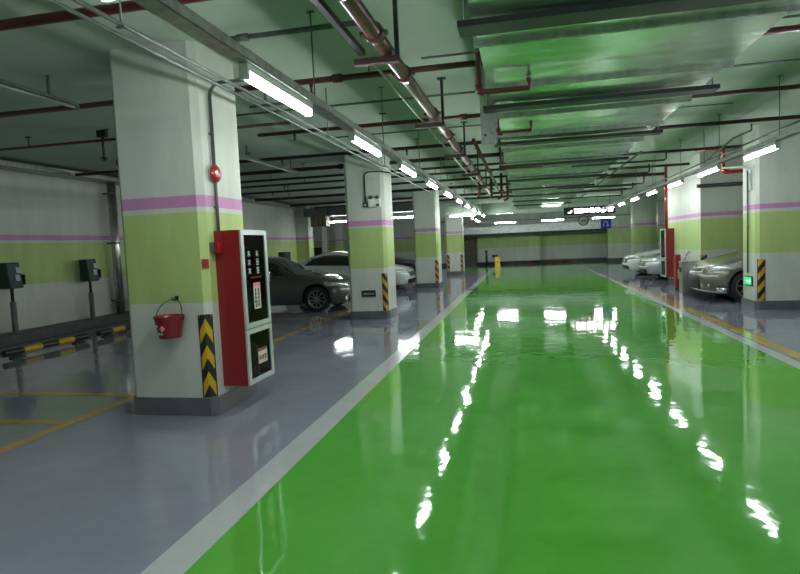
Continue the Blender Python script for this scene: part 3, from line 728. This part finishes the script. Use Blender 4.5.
# second column fittings
t = thing('emergency_lamp', 'white twin-lamp emergency light on the second column', 'emergency light', (-3.06, 12.02, 2.5))
obj('housing', MB().box(-3.19, -2.93, 11.98, 12.05, 2.38, 2.56), 'white', t, .008)
for x in (-3.13, -2.99):
    obj('lamp_head', MB().lathe([(.0, 0), (.035, .0), (.04, .03), (.02, .06)], (x, 11.955, 2.585), 'Y', n=14), 'dark', t)
obj('charge_panel', MB().box(-3.02, -2.95, 11.975, 11.981, 2.40, 2.44), 'dark', t)
t = thing('wall_socket', 'small dark socket box left of the emergency lamp', 'socket', (-3.26, 12.02, 2.44))
obj('box', MB().box(-3.30, -3.215, 12.0, 12.05, 2.39, 2.49), 'dark', t, .005)
obj('face', MB().box(-3.275, -3.24, 11.996, 12.0, 2.42, 2.46), 'white', t)
t = thing('bay_plate', 'small black plate with pale characters low on the second column', 'sign', (-3.28, 12.03, .56))
obj('panel', MB().box(-3.44, -3.13, 12.03, 12.05, .485, .625), 'dark', t, .004)
mb = MB()
for i in range(5): glyph(mb, 70+i, (-3.39+.045*i, 12.027, .53), (1, 0, 0), uz, .038, .2)
obj('lettering', mb, 'faint', t)
# third column wall light box/dark things
t = thing('security_camera', 'small dark camera on the right side of the farthest left column', 'camera', (-3.8, 28.3, 2.5))
obj('arm', MB().tube([(-3.74, 28.6, 2.6), (-3.95, 28.5, 2.6)], .03, 8), 'dark', t)
obj('body', MB().obox((-4.0, 28.4, 2.52), (.06, 0, 0), (0, .14, .03), (0, -.012, .06)), 'dark', t, .01)

# ------------------------------------------------------------------ right side fittings
t = thing('exit_sign', 'small glowing green exit sign low on the right column', 'sign', (4.3, 12.72, .54))
obj('frame', MB().box(4.305, 4.33, 12.52, 12.90, .455, .64), 'dark', t, .004)
obj('lit_panel', MB().box(4.301, 4.306, 12.54, 12.88, .475, .62), emis('green_exit', (.0, .42, .07), .9), t)
mb = MB().box(4.298, 4.301, 12.62, 12.80, .537, .557)
mb.add([(4.298, 12.62, .50), (4.298, 12.62, .594), (4.298, 12.565, .547), (4.301, 12.62, .50), (4.301, 12.62, .594), (4.301, 12.565, .547)], [(0, 2, 1), (3, 4, 5), (0, 1, 4, 3), (1, 2, 5, 4), (2, 0, 3, 5)])
obj('arrow', mb, emis('pale_exit_arrow', (.6, 1., .7), .9), t)
t = thing('litter_bin', 'stainless steel box bin standing before the bronze car nose', 'bin', (4.0, 15.75, 0))
obj('body', MB().box(3.78, 4.27, 15.50, 15.80, .0, .80), 'steel', t, .01)
obj('top', MB().box(3.77, 4.28, 15.49, 15.81, .80, .85), 'steel', t, .01)
obj('opening', MB().box(3.775, 3.782, 15.55, 15.75, .58, .70), 'black', t)
t = thing('bent_wire', 'thin bent wire sticking up from the bin top', 'wire', (4.0, 15.65, .85))
obj('wire', MB().tube([(3.86, 15.65, .85), (3.93, 15.65, 1.0), (4.02, 15.65, 1.08), (3.98, 15.65, 1.10), (3.90, 15.65, .98)], .006, 6), 'dark', t)
t = hose_cabinet(4.33, 4.10, 18.6, 19.25, .25, 1.70, .78, 'red hose cabinet on the right, before the parked white cars')
t = thing('riser_pipe', 'bright red vertical pipe rising above the right hose cabinet', 'pipe', (4.15, 17.8, 1.8))
obj('pipe', MB().tube([(4.14, 18.68, 1.70), (4.14, 18.68, CZ)], .04, 12), 'redb', t)
obj('coupling', MB().tube([(4.14, 18.68, 2.85), (4.14, 18.68, 2.95)], .06, 12), 'redb', t)
t = thing('extinguisher_box', 'low red extinguisher box standing in front of the right cabinet', 'fire cabinet', (4.12, 17.4, 0))
obj('body', MB().box(4.06, 4.18, 17.25, 17.5, .06, .96), 'red', t, .01)
obj('door', MB().box(4.045, 4.06, 17.27, 17.48, .1, .92), 'redb', t, .004)
obj('label', MB().box(4.09, 4.15, 17.243, 17.25, .30, .55), 'yellow', t)
objs('leg', MB().box(4.08, 4.12, 17.27, 17.31, 0, .06).box(4.13, 4.17, 17.27, 17.31, 0, .06).box(4.08, 4.12, 17.44, 17.48, 0, .06).box(4.13, 4.17, 17.44, 17.48, 0, .06), 'dark', t)
t = thing('beam_clamp_pipe', 'dark horizontal pipe across the bay behind the bronze car', 'pipe', (4.35, 15.6, 2.7))
obj('pipe', MB().tube([(4.2, 15.75, 2.68), (7.6, 15.75, 2.68)], .045, 10), 'dark', t)
obj('bracket', MB().box(5.5, 5.56, 15.74, 15.94, 2.60, 2.76), 'dark', t)

# ------------------------------------------------------------------ far end things
t = thing('overhead_sign', 'long black hanging sign with glowing white characters at the far end', 'sign', (3.1, 30., 2.7))
obj('box', MB().box(1.95, 4.35, 30., 30.12, 2.66, 3.05), 'dark', t, .01)
wh = emis('lit_lettering', (1., .97, .95), 4.)
mb = MB()
mb.tube([(2.22+.09*math.cos(a), 29.99, 2.86+.09*math.sin(a)) for a in [-PI*.75+k*PI*.8/8 for k in range(9)]], .022, 6)
obj('arrow', mb, wh, t)
mb = MB()
for i, x in enumerate((2.42, 2.66, 2.92, 3.16, 3.42, 4.02)): glyph(mb, 81+i, (x, 29.99, 2.74), (1, 0, 0), uz, .22, .15)
obj('lettering', mb, wh, t)
obj('ring_mark', MB().tube([(3.83+.10*math.cos(a), 29.99, 2.85+.10*math.sin(a)) for a in [2*PI*k/16 for k in range(17)]], .014, 6), wh, t)
for x in (2.2, 4.1): obj('hanger_rod', MB().tube([(x, 30.06, 3.05), (x, 30.06, CZ)], .012, 6), 'galvp', t)
t = thing('turn_sign', 'square blue sign with a white U-turn arrow at the far end', 'sign', (3.9, 30.3, 2.1))
obj('panel', MB().box(3.66, 4.14, 29.94, 29.97, 1.92, 2.40), 'blue', t)
mb = MB().tube([(3.80, 29.93, 2.02), (3.80, 29.93, 2.18)] + [(3.89-.09*math.cos(a), 29.93, 2.18+.09*math.sin(a)) for a in [PI*k/8 for k in range(9)]] + [(3.98, 29.93, 2.08)], .022, 6)
mb.add([(3.92, 29.925, 2.10), (4.04, 29.925, 2.10), (3.98, 29.925, 2.0), (3.92, 29.935, 2.10), (4.04, 29.935, 2.10), (3.98, 29.935, 2.0)], [(0, 2, 1), (3, 4, 5), (0, 1, 4, 3), (1, 2, 5, 4), (2, 0, 3, 5)])
obj('arrow', mb, 'white', t)
obj('hanger_rod', MB().tube([(3.7, 29.96, 2.40), (3.7, 30.0, 2.66)], .01, 6).tube([(4.1, 29.96, 2.40), (4.1, 30.0, 2.66)], .01, 6), 'galvp', t)
t = thing('round_sign', 'round white sign with red rim hanging left of the blue sign', 'sign', (2.84, 30., 2.35))
obj('disc', MB().lathe([(0, 0), (.20, 0), (.20, .02), (0, .02)], (2.86, 29.95, 2.36), 'Y', n=28), 'white', t)
obj('rim', MB().lathe([(.20, -.004), (.25, -.004), (.25, .024), (.20, .024), (.20, -.004)], (2.86, 29.95, 2.36), 'Y', n=28, caps=False), 'redb', t)
mb = MB(); 
for i in range(2): glyph(mb, 90+i, (2.73+.14*i, 29.945, 2.30), (1, 0, 0), uz, .12, .2)
obj('lettering', mb, 'dark', t)
obj('hanger_rod', MB().tube([(2.86, 29.96, 2.6), (2.86, 30.0, 2.68)], .01, 6), 'galvp', t)
# yellow wet floor sign
t = thing('wet_floor_sign', 'small yellow folding floor sign near the end wall', 'floor sign', (-1.65, 35.7, 0))
x, y = -1.60, 35.4
for s in (-1, 1):
    obj('panel', MB().add([(x-.16, y+s*.20, 0.02), (x+.16, y+s*.20, 0.02), (x+.11, y+s*.02, .62), (x-.11, y+s*.02, .62), (x-.16, y+s*.20+.02, 0.02), (x+.16, y+s*.20+.02, 0.02), (x+.11, y+s*.02+.02, .62), (x-.11, y+s*.02+.02, .62)],
        [(0, 1, 2, 3), (7, 6, 5, 4), (0, 4, 5, 1), (1, 5, 6, 2), (2, 6, 7, 3), (3, 7, 4, 0)]), 'yellow', t)
objs('foot', MB().box(x-.17, x-.10, y-.215, y-.17, 0, .03).box(x+.10, x+.17, y-.215, y-.17, 0, .03).box(x-.17, x-.10, y+.19, y+.235, 0, .03).box(x+.10, x+.17, y+.19, y+.235, 0, .03), 'yellow', t)
obj('emblem', MB().add([(x-.05, y-.135, .28), (x+.05, y-.135, .28), (x, y-.105, .38), (x-.05, y-.125, .28), (x+.05, y-.125, .28), (x, y-.095, .38)], [(0, 1, 2), (5, 4, 3), (0, 3, 4, 1), (1, 4, 5, 2), (2, 5, 3, 0)]), 'dark', t)
t = thing('bollard', 'black post on a flat base left of the yellow floor sign', 'bollard', (-2.25, 35.6, 0))
obj('post', MB().tube([(-2.25, 35.6, .04), (-2.25, 35.6, .95)], .075, 12), 'dark', t)
obj('base', MB().lathe([(.28, 0), (.28, .02), (.08, .06), (.05, .06)], (-2.25, 35.6, 0), n=20), 'dark', t)
obj('head', MB().box(-2.37, -2.17, 35.55, 35.65, .95, 1.02), 'dark', t)
t = thing('small_wall_box', 'small dark box on the end wall above the floor sign', 'box', (-1.85, 38.85, .5))
obj('housing', MB().box(-2.10, -1.72, 38.78, 38.9, .50, .66), 'dark', t, .01)
HZ_R = hazard('hazard_red_bands', 'bands', n=3., c1=(.02, .02, .02), c2=(.12, .012, .012))
for k, (xa, xb) in enumerate(((-1.2, .4), (1.1, 2.9))):
    mb = MB().box(xa, xb, 38.3, 38.5, 0, .16)
    for fi in range(6): mb.uv[fi] = [(.5, (mb.v[i].x-xa)/(xb-xa)) for i in mb.f[fi]]
    tag(obj('kerb_block', mb, HZ_R, None, .01), ('dark red and black kerb block at the end wall, left one', 'dark red and black kerb block at the end wall, right one')[k], 'kerb block', 'kerb blocks at the end wall')

# ------------------------------------------------------------------ cars (built nose towards +X in their own frame, then turned)
def pw(xs, x):
    if x <= xs[0][0]: return xs[0][1]
    for (a, u), (b, v) in zip(xs, xs[1:]):
        if x <= b:
            t = (x-a)/(b-a); t = t*t*(3-2*t)*.5 + t*.5
            return u+(v-u)*t
    return xs[-1][1]
def make_car(name, label, cat, paintm, P, detail=True):
    """x runs from the nose (0) back to L; mesh is mirrored so that the nose looks to +X"""
    L, W = P['L'], P['W']/2; ax1, ax2 = P['axles']; R = P.get('R', .325); RA = R+.055
    hood = P['hood']; top = P['top']; belt = P['belt']
    def hw(x):
        a = 1.
        if x < .55: a = (1-(1-x/.55)**2.6)**(1/2.3)
        if x > L-.45: a = (1-(1-(L-x)/.45)**2.6)**(1/2.6)
        mid = 1-.035*abs((x-L/2)/(L/2))**2.5
        return W*a*mid
    def section(x):
        w = max(hw(x), .001); zb = pw(belt, x); zt = pw(top, x)
        wa = 0.
        zl = pw([(0, .24), (.35, .20), (1., .19), (L-1, .19), (L-.3, .24), (L, .30)], x)
        for a in (ax1, ax2):
            if abs(x-a) < RA: zl = max(zl, R+math.sqrt(RA*RA-(x-a)**2))
        g = min(1., max(0., (zt-zb-.12)/.30))
        pts = []
        tuck = min(.04, w*.4)
        fr = [0, .10, .22, .34, .46, .58, .70, .82, .92, 1.]
        zlo = zl; zhi = zb
        for f in fr:
            z = zlo+(zhi-zlo)*f
            q = (z-.2)/max(.01, zb-.2)
            bul = 1-.06*(2*abs(q-.52))**2.4 if True else 1
            pts.append((w*bul - (.012 if .60 < q < .72 else 0)*min(1, w), z))
        wb = pts[-1][0]
        yb_ = wb - .035*min(1, w*2); zb2 = zb+.022
        yt = yb_ - (.07+.25*g)*min(1, w*1.5); zt2 = zb2+(zt-zb2)*(.92 if g > .5 else .6+.32*g)
        for f in (0, .2, .4, .6, .8, 1.):
            pts.append((yb_+(yt-yb_)*f + .03*g*math.sin(PI*f), zb2+(zt2-zb2)*f))
        for f, h in ((.86, .45), (.66, .72), (.42, .90), (.2, .98), (0, 1.)):
            pts.append((max(yt*f, 0), zt2+(zt-zt2)*h))
        return pts
    # x samples
    xs = [.0, .006, .02, .04, .07, .11, .16, .22, .29, .36, .44, .52]
    x = .58
    while x < L-.5: xs.append(x); x += .055
    xs += [L-.5, L-.4, L-.3, L-.2, L-.12, L-.06, L-.02, L]
    for a in (ax1, ax2): xs += [a-RA-.001, a+RA+.001, a-RA+.02, a+RA-.02]
    xs = sorted(set(round(v, 4) for v in xs))
    noseoff = P['nose']
    def off(x, z):
        k = max(0, 1-x/.75)**1.5
        kr = max(0, 1-(L-x)/.6)**1.5
        return k*pw(noseoff, z) - kr*pw([(.2, .10), (.45, .0), (.6, .0), (.9, .10), (1.2, .18)], z)
    grid = []
    for x in xs: grid.append([Vector((-(x+off(x, z)), y, z)) for y, z in section(x)])
    nr = len(grid[0])
    groups = {}
    def kind(i, j, c):
        x = xs[i]*.5+xs[i+1]*.5; z = c.z; y = abs(c.y)
        zb = pw(belt, x); zt = pw(top, x)
        # glass
        sw = P['side_glass']
        if 10 <= j <= 13 and sw[0] < x < sw[1] and zt-zb > .20:
            fx = (z-zb)/(zt-zb)
            # slanted ends follow the pillars
            if x > sw[0]+.55*fx and x < sw[1]-.45*fx and not any(abs(x-p) < .022 for p in P['pillars']): return 'side_window'
        if j >= 15 and P['wind'][0] < x < P['wind'][1]: return 'windshield'
        if j >= 15 and P['rear'][0] < x < P['rear'][1]: return 'rear_window'
        h = P['lamp']
        if h[0] < x < h[1] and h[2]+(x-h[0])*P.get('lampslope', .12) < z < h[3]+(x-h[0])*P.get('lampslope', .12) and y > h[4] and j < 11: return 'headlight'
        if x > L-.35 and .72 < z < .92 and y > W*.55: return 'tail_light'
        gz = P['grille']
        if x < gz[0] and y < gz[1] and gz[2] < z < gz[3] and j < 10: return 'grille'
        iz = P['intake']
        if x < iz[0] and y < iz[1] and iz[2] < z < iz[3]: return 'lower_intake'
        if x < .6 and j <= 4 and z < .30 and P.get('lip'): return 'bumper_lip'
        return 'body'
    for i in range(len(xs)-1):
        for j in range(nr-1):
            q = [grid[i][j], grid[i+1][j], grid[i+1][j+1], grid[i][j+1]]
            c = sum(q, Vector())/4
            k = kind(i, j, c)
            m_ = groups.setdefault(k, ([], {}, []))
            for sgn in (1, -1):
                ids = []
                for (a, b) in ((i, j), (i+1, j), (i+1, j+1), (i, j+1)):
                    v = grid[a][b]; key = (a, b, sgn if v.y > .0015 else 1)
                    if key not in m_[1]:
                        m_[1][key] = len(m_[0]); m_[0].append(Vector((v.x, v.y*sgn if v.y > .0015 else 0, v.z)))
                    ids.append(m_[1][key])
                u = []
                for w_ in ids:
                    if w_ not in u: u.append(w_)
                if len(u) > 2: m_[2].append(tuple(u if sgn < 0 else u[::-1]))
    mats = dict(body=paintm, side_window='glassdark', windshield='glassdark', rear_window='glassdark', headlight='lens', tail_light='redb', grille='black', lower_intake='black', bumper_lip='chrome')
    t = thing(name, label, cat)
    body = None
    for k in ['body'] + [k for k in groups if k != 'body']:
        if k not in groups: continue
        mb = MB(); mb.add(groups[k][0], groups[k][2], True)
        for m_ in (pieces(mb) if k in ('headlight', 'side_window', 'tail_light') else [mb]):
            if len(m_.f) < 4: continue
            o = obj(k, m_, mats[k], t)
            sol = o.modifiers.new('solid', 'SOLIDIFY'); sol.thickness = .012 if k == 'body' else .006; sol.offset = -1
    # floor pan and wheel wells
    obj('underbody', MB().box(-(L-.55), -.45, -W*.62, W*.62, .20, .55).box(-(ax2-RA-.05), -(ax1+RA+.05), -W*.93, W*.93, .20, .42), 'black', t)
    # window trim lines and door seams
    seams = MB()
    for px in P['seams']:
        pts = [Vector((-px, hw(px)*1.0, z)) for z in (.30, .42, .55, .68, .80)]
        for sgn in (1, -1):
            q = []
            for p in pts:
                zz = p.z; qn = (zz-.2)/(pw(belt, px)-.2); yy = hw(px)*(1-.06*(2*abs(qn-.52))**2.4)+.0005
                q.append((p.x, yy*sgn, zz))
            seams.tube(q, .004, 5)
    objs('door_seam', seams, 'black', t)
    for sgn in (1, -1):
        for px in P['seams'][1:]:
            obj('door_handle', MB().tube([(-px+.10, sgn*(hw(px)*.99+.012), .80), (-px+.27, sgn*(hw(px)*.99+.012), .80)], .013, 6), paintm if not P.get('chromehandle') else 'chrome', t)
        mx = P['wind'][0]+.52
        mi = obj('wing_mirror', MB().lathe([(.0, -.06), (.065, -.05), (.085, 0), (.075, .04), (.0, .05)], (-mx, sgn*(W+.11), pw(belt, mx)+.10), 'X', n=14).obox((-mx, sgn*(W+.0), pw(belt, mx)+.05), (.02, 0, 0), (0, .06, 0), (0, 0, .015)), paintm, t)
    # wheels
    for a in (ax1, ax2):
        for sgn in (1, -1):
            yo = sgn*(W-.025); wmb = MB(); w = .20
            prof = [(R*.66, 0), (R*.93, -.0), (R, .03*1), (R, w-.03), (R*.93, w), (R*.66, w)]
            wmb.lathe([(r, yo - sgn*h) for r, h in prof + prof[:1]], (-a, 0, R), 'Y', n=36, caps=False)
            wh_ = obj('wheel', wmb, 'tyre', t)
            rm = MB().lathe([(R*.68, yo), (R*.66, yo-sgn*.02), (R*.60, yo-sgn*.03), (R*.58, yo-sgn*.10), (.0, yo-sgn*.10)], (-a, 0, R), 'Y', n=36, caps=False)
            dk = obj('wheel_disc', rm, 'dark', wh_)
            sp = MB().lathe([(R*.70, yo+sgn*.001), (R*.69, yo+sgn*.004), (R*.62, yo-sgn*.012), (R*.60, yo-sgn*.03)], (-a, 0, R), 'Y', n=36, caps=False)
            ns = P.get('spokes', 10)
            for k in range(ns):
                an = 2*PI*k/ns + .2; d = Vector((math.cos(an), 0, math.sin(an))); p = Vector((-d.z, 0, d.x))
                c = Vector((-a, yo-sgn*.022, R)) + d*R*.36
                sp.obox(c, d*R*.28, p*.013, Vector((0, sgn*.012, 0)))
            sp.lathe([(.055, yo-sgn*.03), (.05, yo-sgn*.006), (.0, yo-sgn*.004)], (-a, 0, R), 'Y', n=16)
            obj('rim', sp, 'rim', wh_)
    # nose details
    gz = P['grille']
    gb = MB(); n = P.get('bars', 4)
    for k in range(n):
        z = gz[2]+(gz[3]-gz[2])*(k+.5)/n
        pts = []
        for s in range(-6, 7):
            y = gz[1]*.96*s/6
            # find x on the nose for this y
            lo, hi = 0., .55
            for _ in range(24):
                mid = (lo+hi)/2
                if hw(mid) < abs(y)/.985: lo = mid
                else: hi = mid
            pts.append((-(lo+off(lo, z))+.004, y, z))
        gb.tube(pts, .007, 5)
    objs('grille_bar', gb, 'chrome', t)
    zg = P.get('badge', (gz[2]+gz[3])/2)
    xb = -(off(0, zg))+.006
    mb = MB()
    if P.get('crest'): mb.add([(xb+.006, 0, zg-.06), (xb+.006, .035, zg-.02), (xb+.006, .045, zg+.03), (xb+.006, 0, zg+.06), (xb+.006, -.045, zg+.03), (xb+.006, -.035, zg-.02), (xb-.01, 0, zg-.06), (xb-.01, .035, zg-.02), (xb-.01, .045, zg+.03), (xb-.01, 0, zg+.06), (xb-.01, -.045, zg+.03), (xb-.01, -.035, zg-.02)],
        [(0, 1, 2, 3, 4, 5), (11, 10, 9, 8, 7, 6)] + [(i, 6+i, 6+(i+1) % 6, (i+1) % 6) for i in range(6)])
    else: mb.lathe([(.05, -.006), (.05, .006), (.038, .010), (.0, .008)], (xb, 0, zg), 'X', n=20)
    obj('badge', mb, 'chrome', t)
    if P.get('plate', False):
        zp = P['platez']; xp = -off(0, zp)+.012
        pl = obj('number_plate', MB().box(xp-.008, xp, -.22, .22, zp-.055, zp+.055), 'blue' if True else 'white', t)
    for sgn in (1, -1):
        fx = P['fog'][0]; y = P['fog'][1]*sgn; z = P['fog'][2]
        lo, hi = 0., .55
        for _ in range(24):
            mid = (lo+hi)/2
            if hw(mid) < abs(y)/.985: lo = mid
            else: hi = mid
        cx_ = -(lo+off(lo, z))
        f_ = obj('fog_light', MB().lathe([(.055, -.02), (.055, .008), (.04, .012), (0, .012)], (cx_, y, z), 'X', n=16), 'lens', t)
    return t
SEDAN = dict(L=4.62, W=1.80, axles=(.86, 3.62), R=.325,
    hood=None, belt=[(0, .66), (.3, .72), (.9, .80), (1.35, .86), (2.2, .90), (3.6, .95), (4.3, .98), (4.62, .90)],
    top=[(0, .70), (.3, .78), (.9, .89), (1.35, .96), (1.50, 1.02), (2.25, 1.39), (2.7, 1.44), (3.1, 1.43), (3.5, 1.33), (4.05, 1.09), (4.4, 1.06), (4.62, .97)],
    nose=[(.2, .06), (.40, .0), (.52, .01), (.70, .08), (.8, .14)],
    side_glass=(1.55, 3.92), pillars=(2.62, 3.45), wind=(1.50, 2.22), rear=(3.32, 4.0),
    lamp=(.08, .62, .575, .69, .40), grille=(.16, .48, .50, .64), intake=(.14, .60, .24, .36), seams=(1.50, 2.62, 3.50), platez=.43, fog=(.2, .66, .33), spokes=10, bars=5, chromehandle=True)
HATCH = dict(SEDAN, L=4.28, W=1.82, axles=(.90, 3.51), R=.335,
    belt=[(0, .70), (.3, .80), (.9, .90), (1.35, .96), (2.2, 1.0), (3.6, 1.06), (4.28, 1.05)],
    top=[(0, .74), (.2, .84), (.6, .94), (.95, 1.01), (1.2, 1.08), (2.1, 1.46), (2.6, 1.50), (3.3, 1.47), (3.9, 1.38), (4.15, 1.15), (4.28, 1.0)],
    nose=[(.2, .10), (.30, .02), (.45, .0), (.60, .04), (.75, .13), (.9, .2)],
    side_glass=(1.35, 3.95), wind=(1.22, 2.1), rear=(3.92, 4.2), pillars=(2.4, 3.3),
    lamp=(.10, .80, .62, .76, .34), lampslope=.20, grille=(.10, .40, .66, .72), intake=(.16, .52, .30, .54), seams=(1.45, 2.5, 3.4), platez=.60, badge=.76, crest=True, fog=(.2, .70, .37), bars=2, plate=False, lip=True, spokes=7)
def park(c, x, y, face):
    c.location = (x, y, 0); c.rotation_euler = (0, 0, 0 if face > 0 else PI)
dgrey = paint('dark_grey_car_paint', (.085, .09, .09), .4, .32)
white = paint('white_car_paint', (.55, .58, .58), .0, .3)
silver = paint('silver_car_paint', (.42, .44, .46), .7, .3)
bronze = paint('bronze_grey_car_paint', (.18, .165, .15), .55, .3)
black_ = paint('black_car_paint', (.012, .013, .015), .3, .25)
c = make_car('sedan_car', 'dark grey sedan parked nose out behind the nearest column and hose cabinet', 'car', dgrey, dict(SEDAN, hood=0)); park(c, -4.17, 14.42, 1)
c = make_car('sedan_car', 'white sedan with tinted windows parked beyond the dark grey one', 'car', white, dict(SEDAN, L=4.75, axles=(.88, 3.70), spokes=12, pillars=())); park(c, -3.84, 20.35-.0, 1)
c = make_car('sedan_car', 'black car parked between third and farthest left columns', 'car', black_, dict(SEDAN)); park(c, -4.15, 26.3, 1)
c = make_car('hatchback_car', 'bronze grey hatchback with swept headlights parked by the right column', 'car', bronze, dict(HATCH)); park(c, 3.72, 14.52, -1)
c = make_car('sedan_car', 'silver car, nearer of the two beyond the right hose cabinet', 'car', silver, dict(SEDAN)); park(c, 3.90, 21.6, -1)
c = make_car('sedan_car', 'white car with dark grille, farther of the two beyond the right hose cabinet', 'car', white, dict(SEDAN)); park(c, 3.80, 24.5, -1)

# ------------------------------------------------------------------ camera, world, view
cam = bpy.data.cameras.new('camera'); co = bpy.data.objects.new('camera', cam); COL.objects.link(co)
yaw, pitch, roll = .21227858, .0708550203, -.0449958197
f = Vector((-math.sin(yaw), math.cos(yaw), 0)); r = Vector((math.cos(yaw), math.sin(yaw), 0)); u = Vector((0, 0, 1))
f2 = math.cos(pitch)*f - math.sin(pitch)*u; u2 = math.cos(pitch)*u + math.sin(pitch)*f
r3 = math.cos(roll)*r + math.sin(roll)*u2; u3 = -math.sin(roll)*r + math.cos(roll)*u2
mw = Matrix((r3, u3, -f2)).transposed().to_4x4(); mw.translation = Vector((0, 0, 1.55))
co.matrix_world = mw
cam.sensor_width = 36; cam.sensor_fit = 'HORIZONTAL'; cam.lens = 583.94/800*36; cam.clip_end = 200; cam.clip_start = .05
sc.camera = co
w = bpy.data.worlds.new('World'); sc.world = w; w.use_nodes = True
w.node_tree.nodes['Background'].inputs[0].default_value = (.02, .02, .02, 1)
w.node_tree.nodes['Background'].inputs[1].default_value = .2
sc.view_settings.view_transform = 'Standard'; sc.view_settings.look = 'None'
sc.view_settings.exposure = 1.5; sc.view_settings.gamma = 1.
sc.cycles.max_bounces = 8; sc.cycles.diffuse_bounces = 4; sc.cycles.glossy_bounces = 4; sc.cycles.transmission_bounces = 4
sc.cycles.sample_clamp_indirect = 6.; sc.cycles.use_denoising = True
try: sc.cycles.denoiser = 'OPENIMAGEDENOISE'
except Exception: pass
sc.cycles.caustics_reflective = False; sc.cycles.caustics_refractive = False
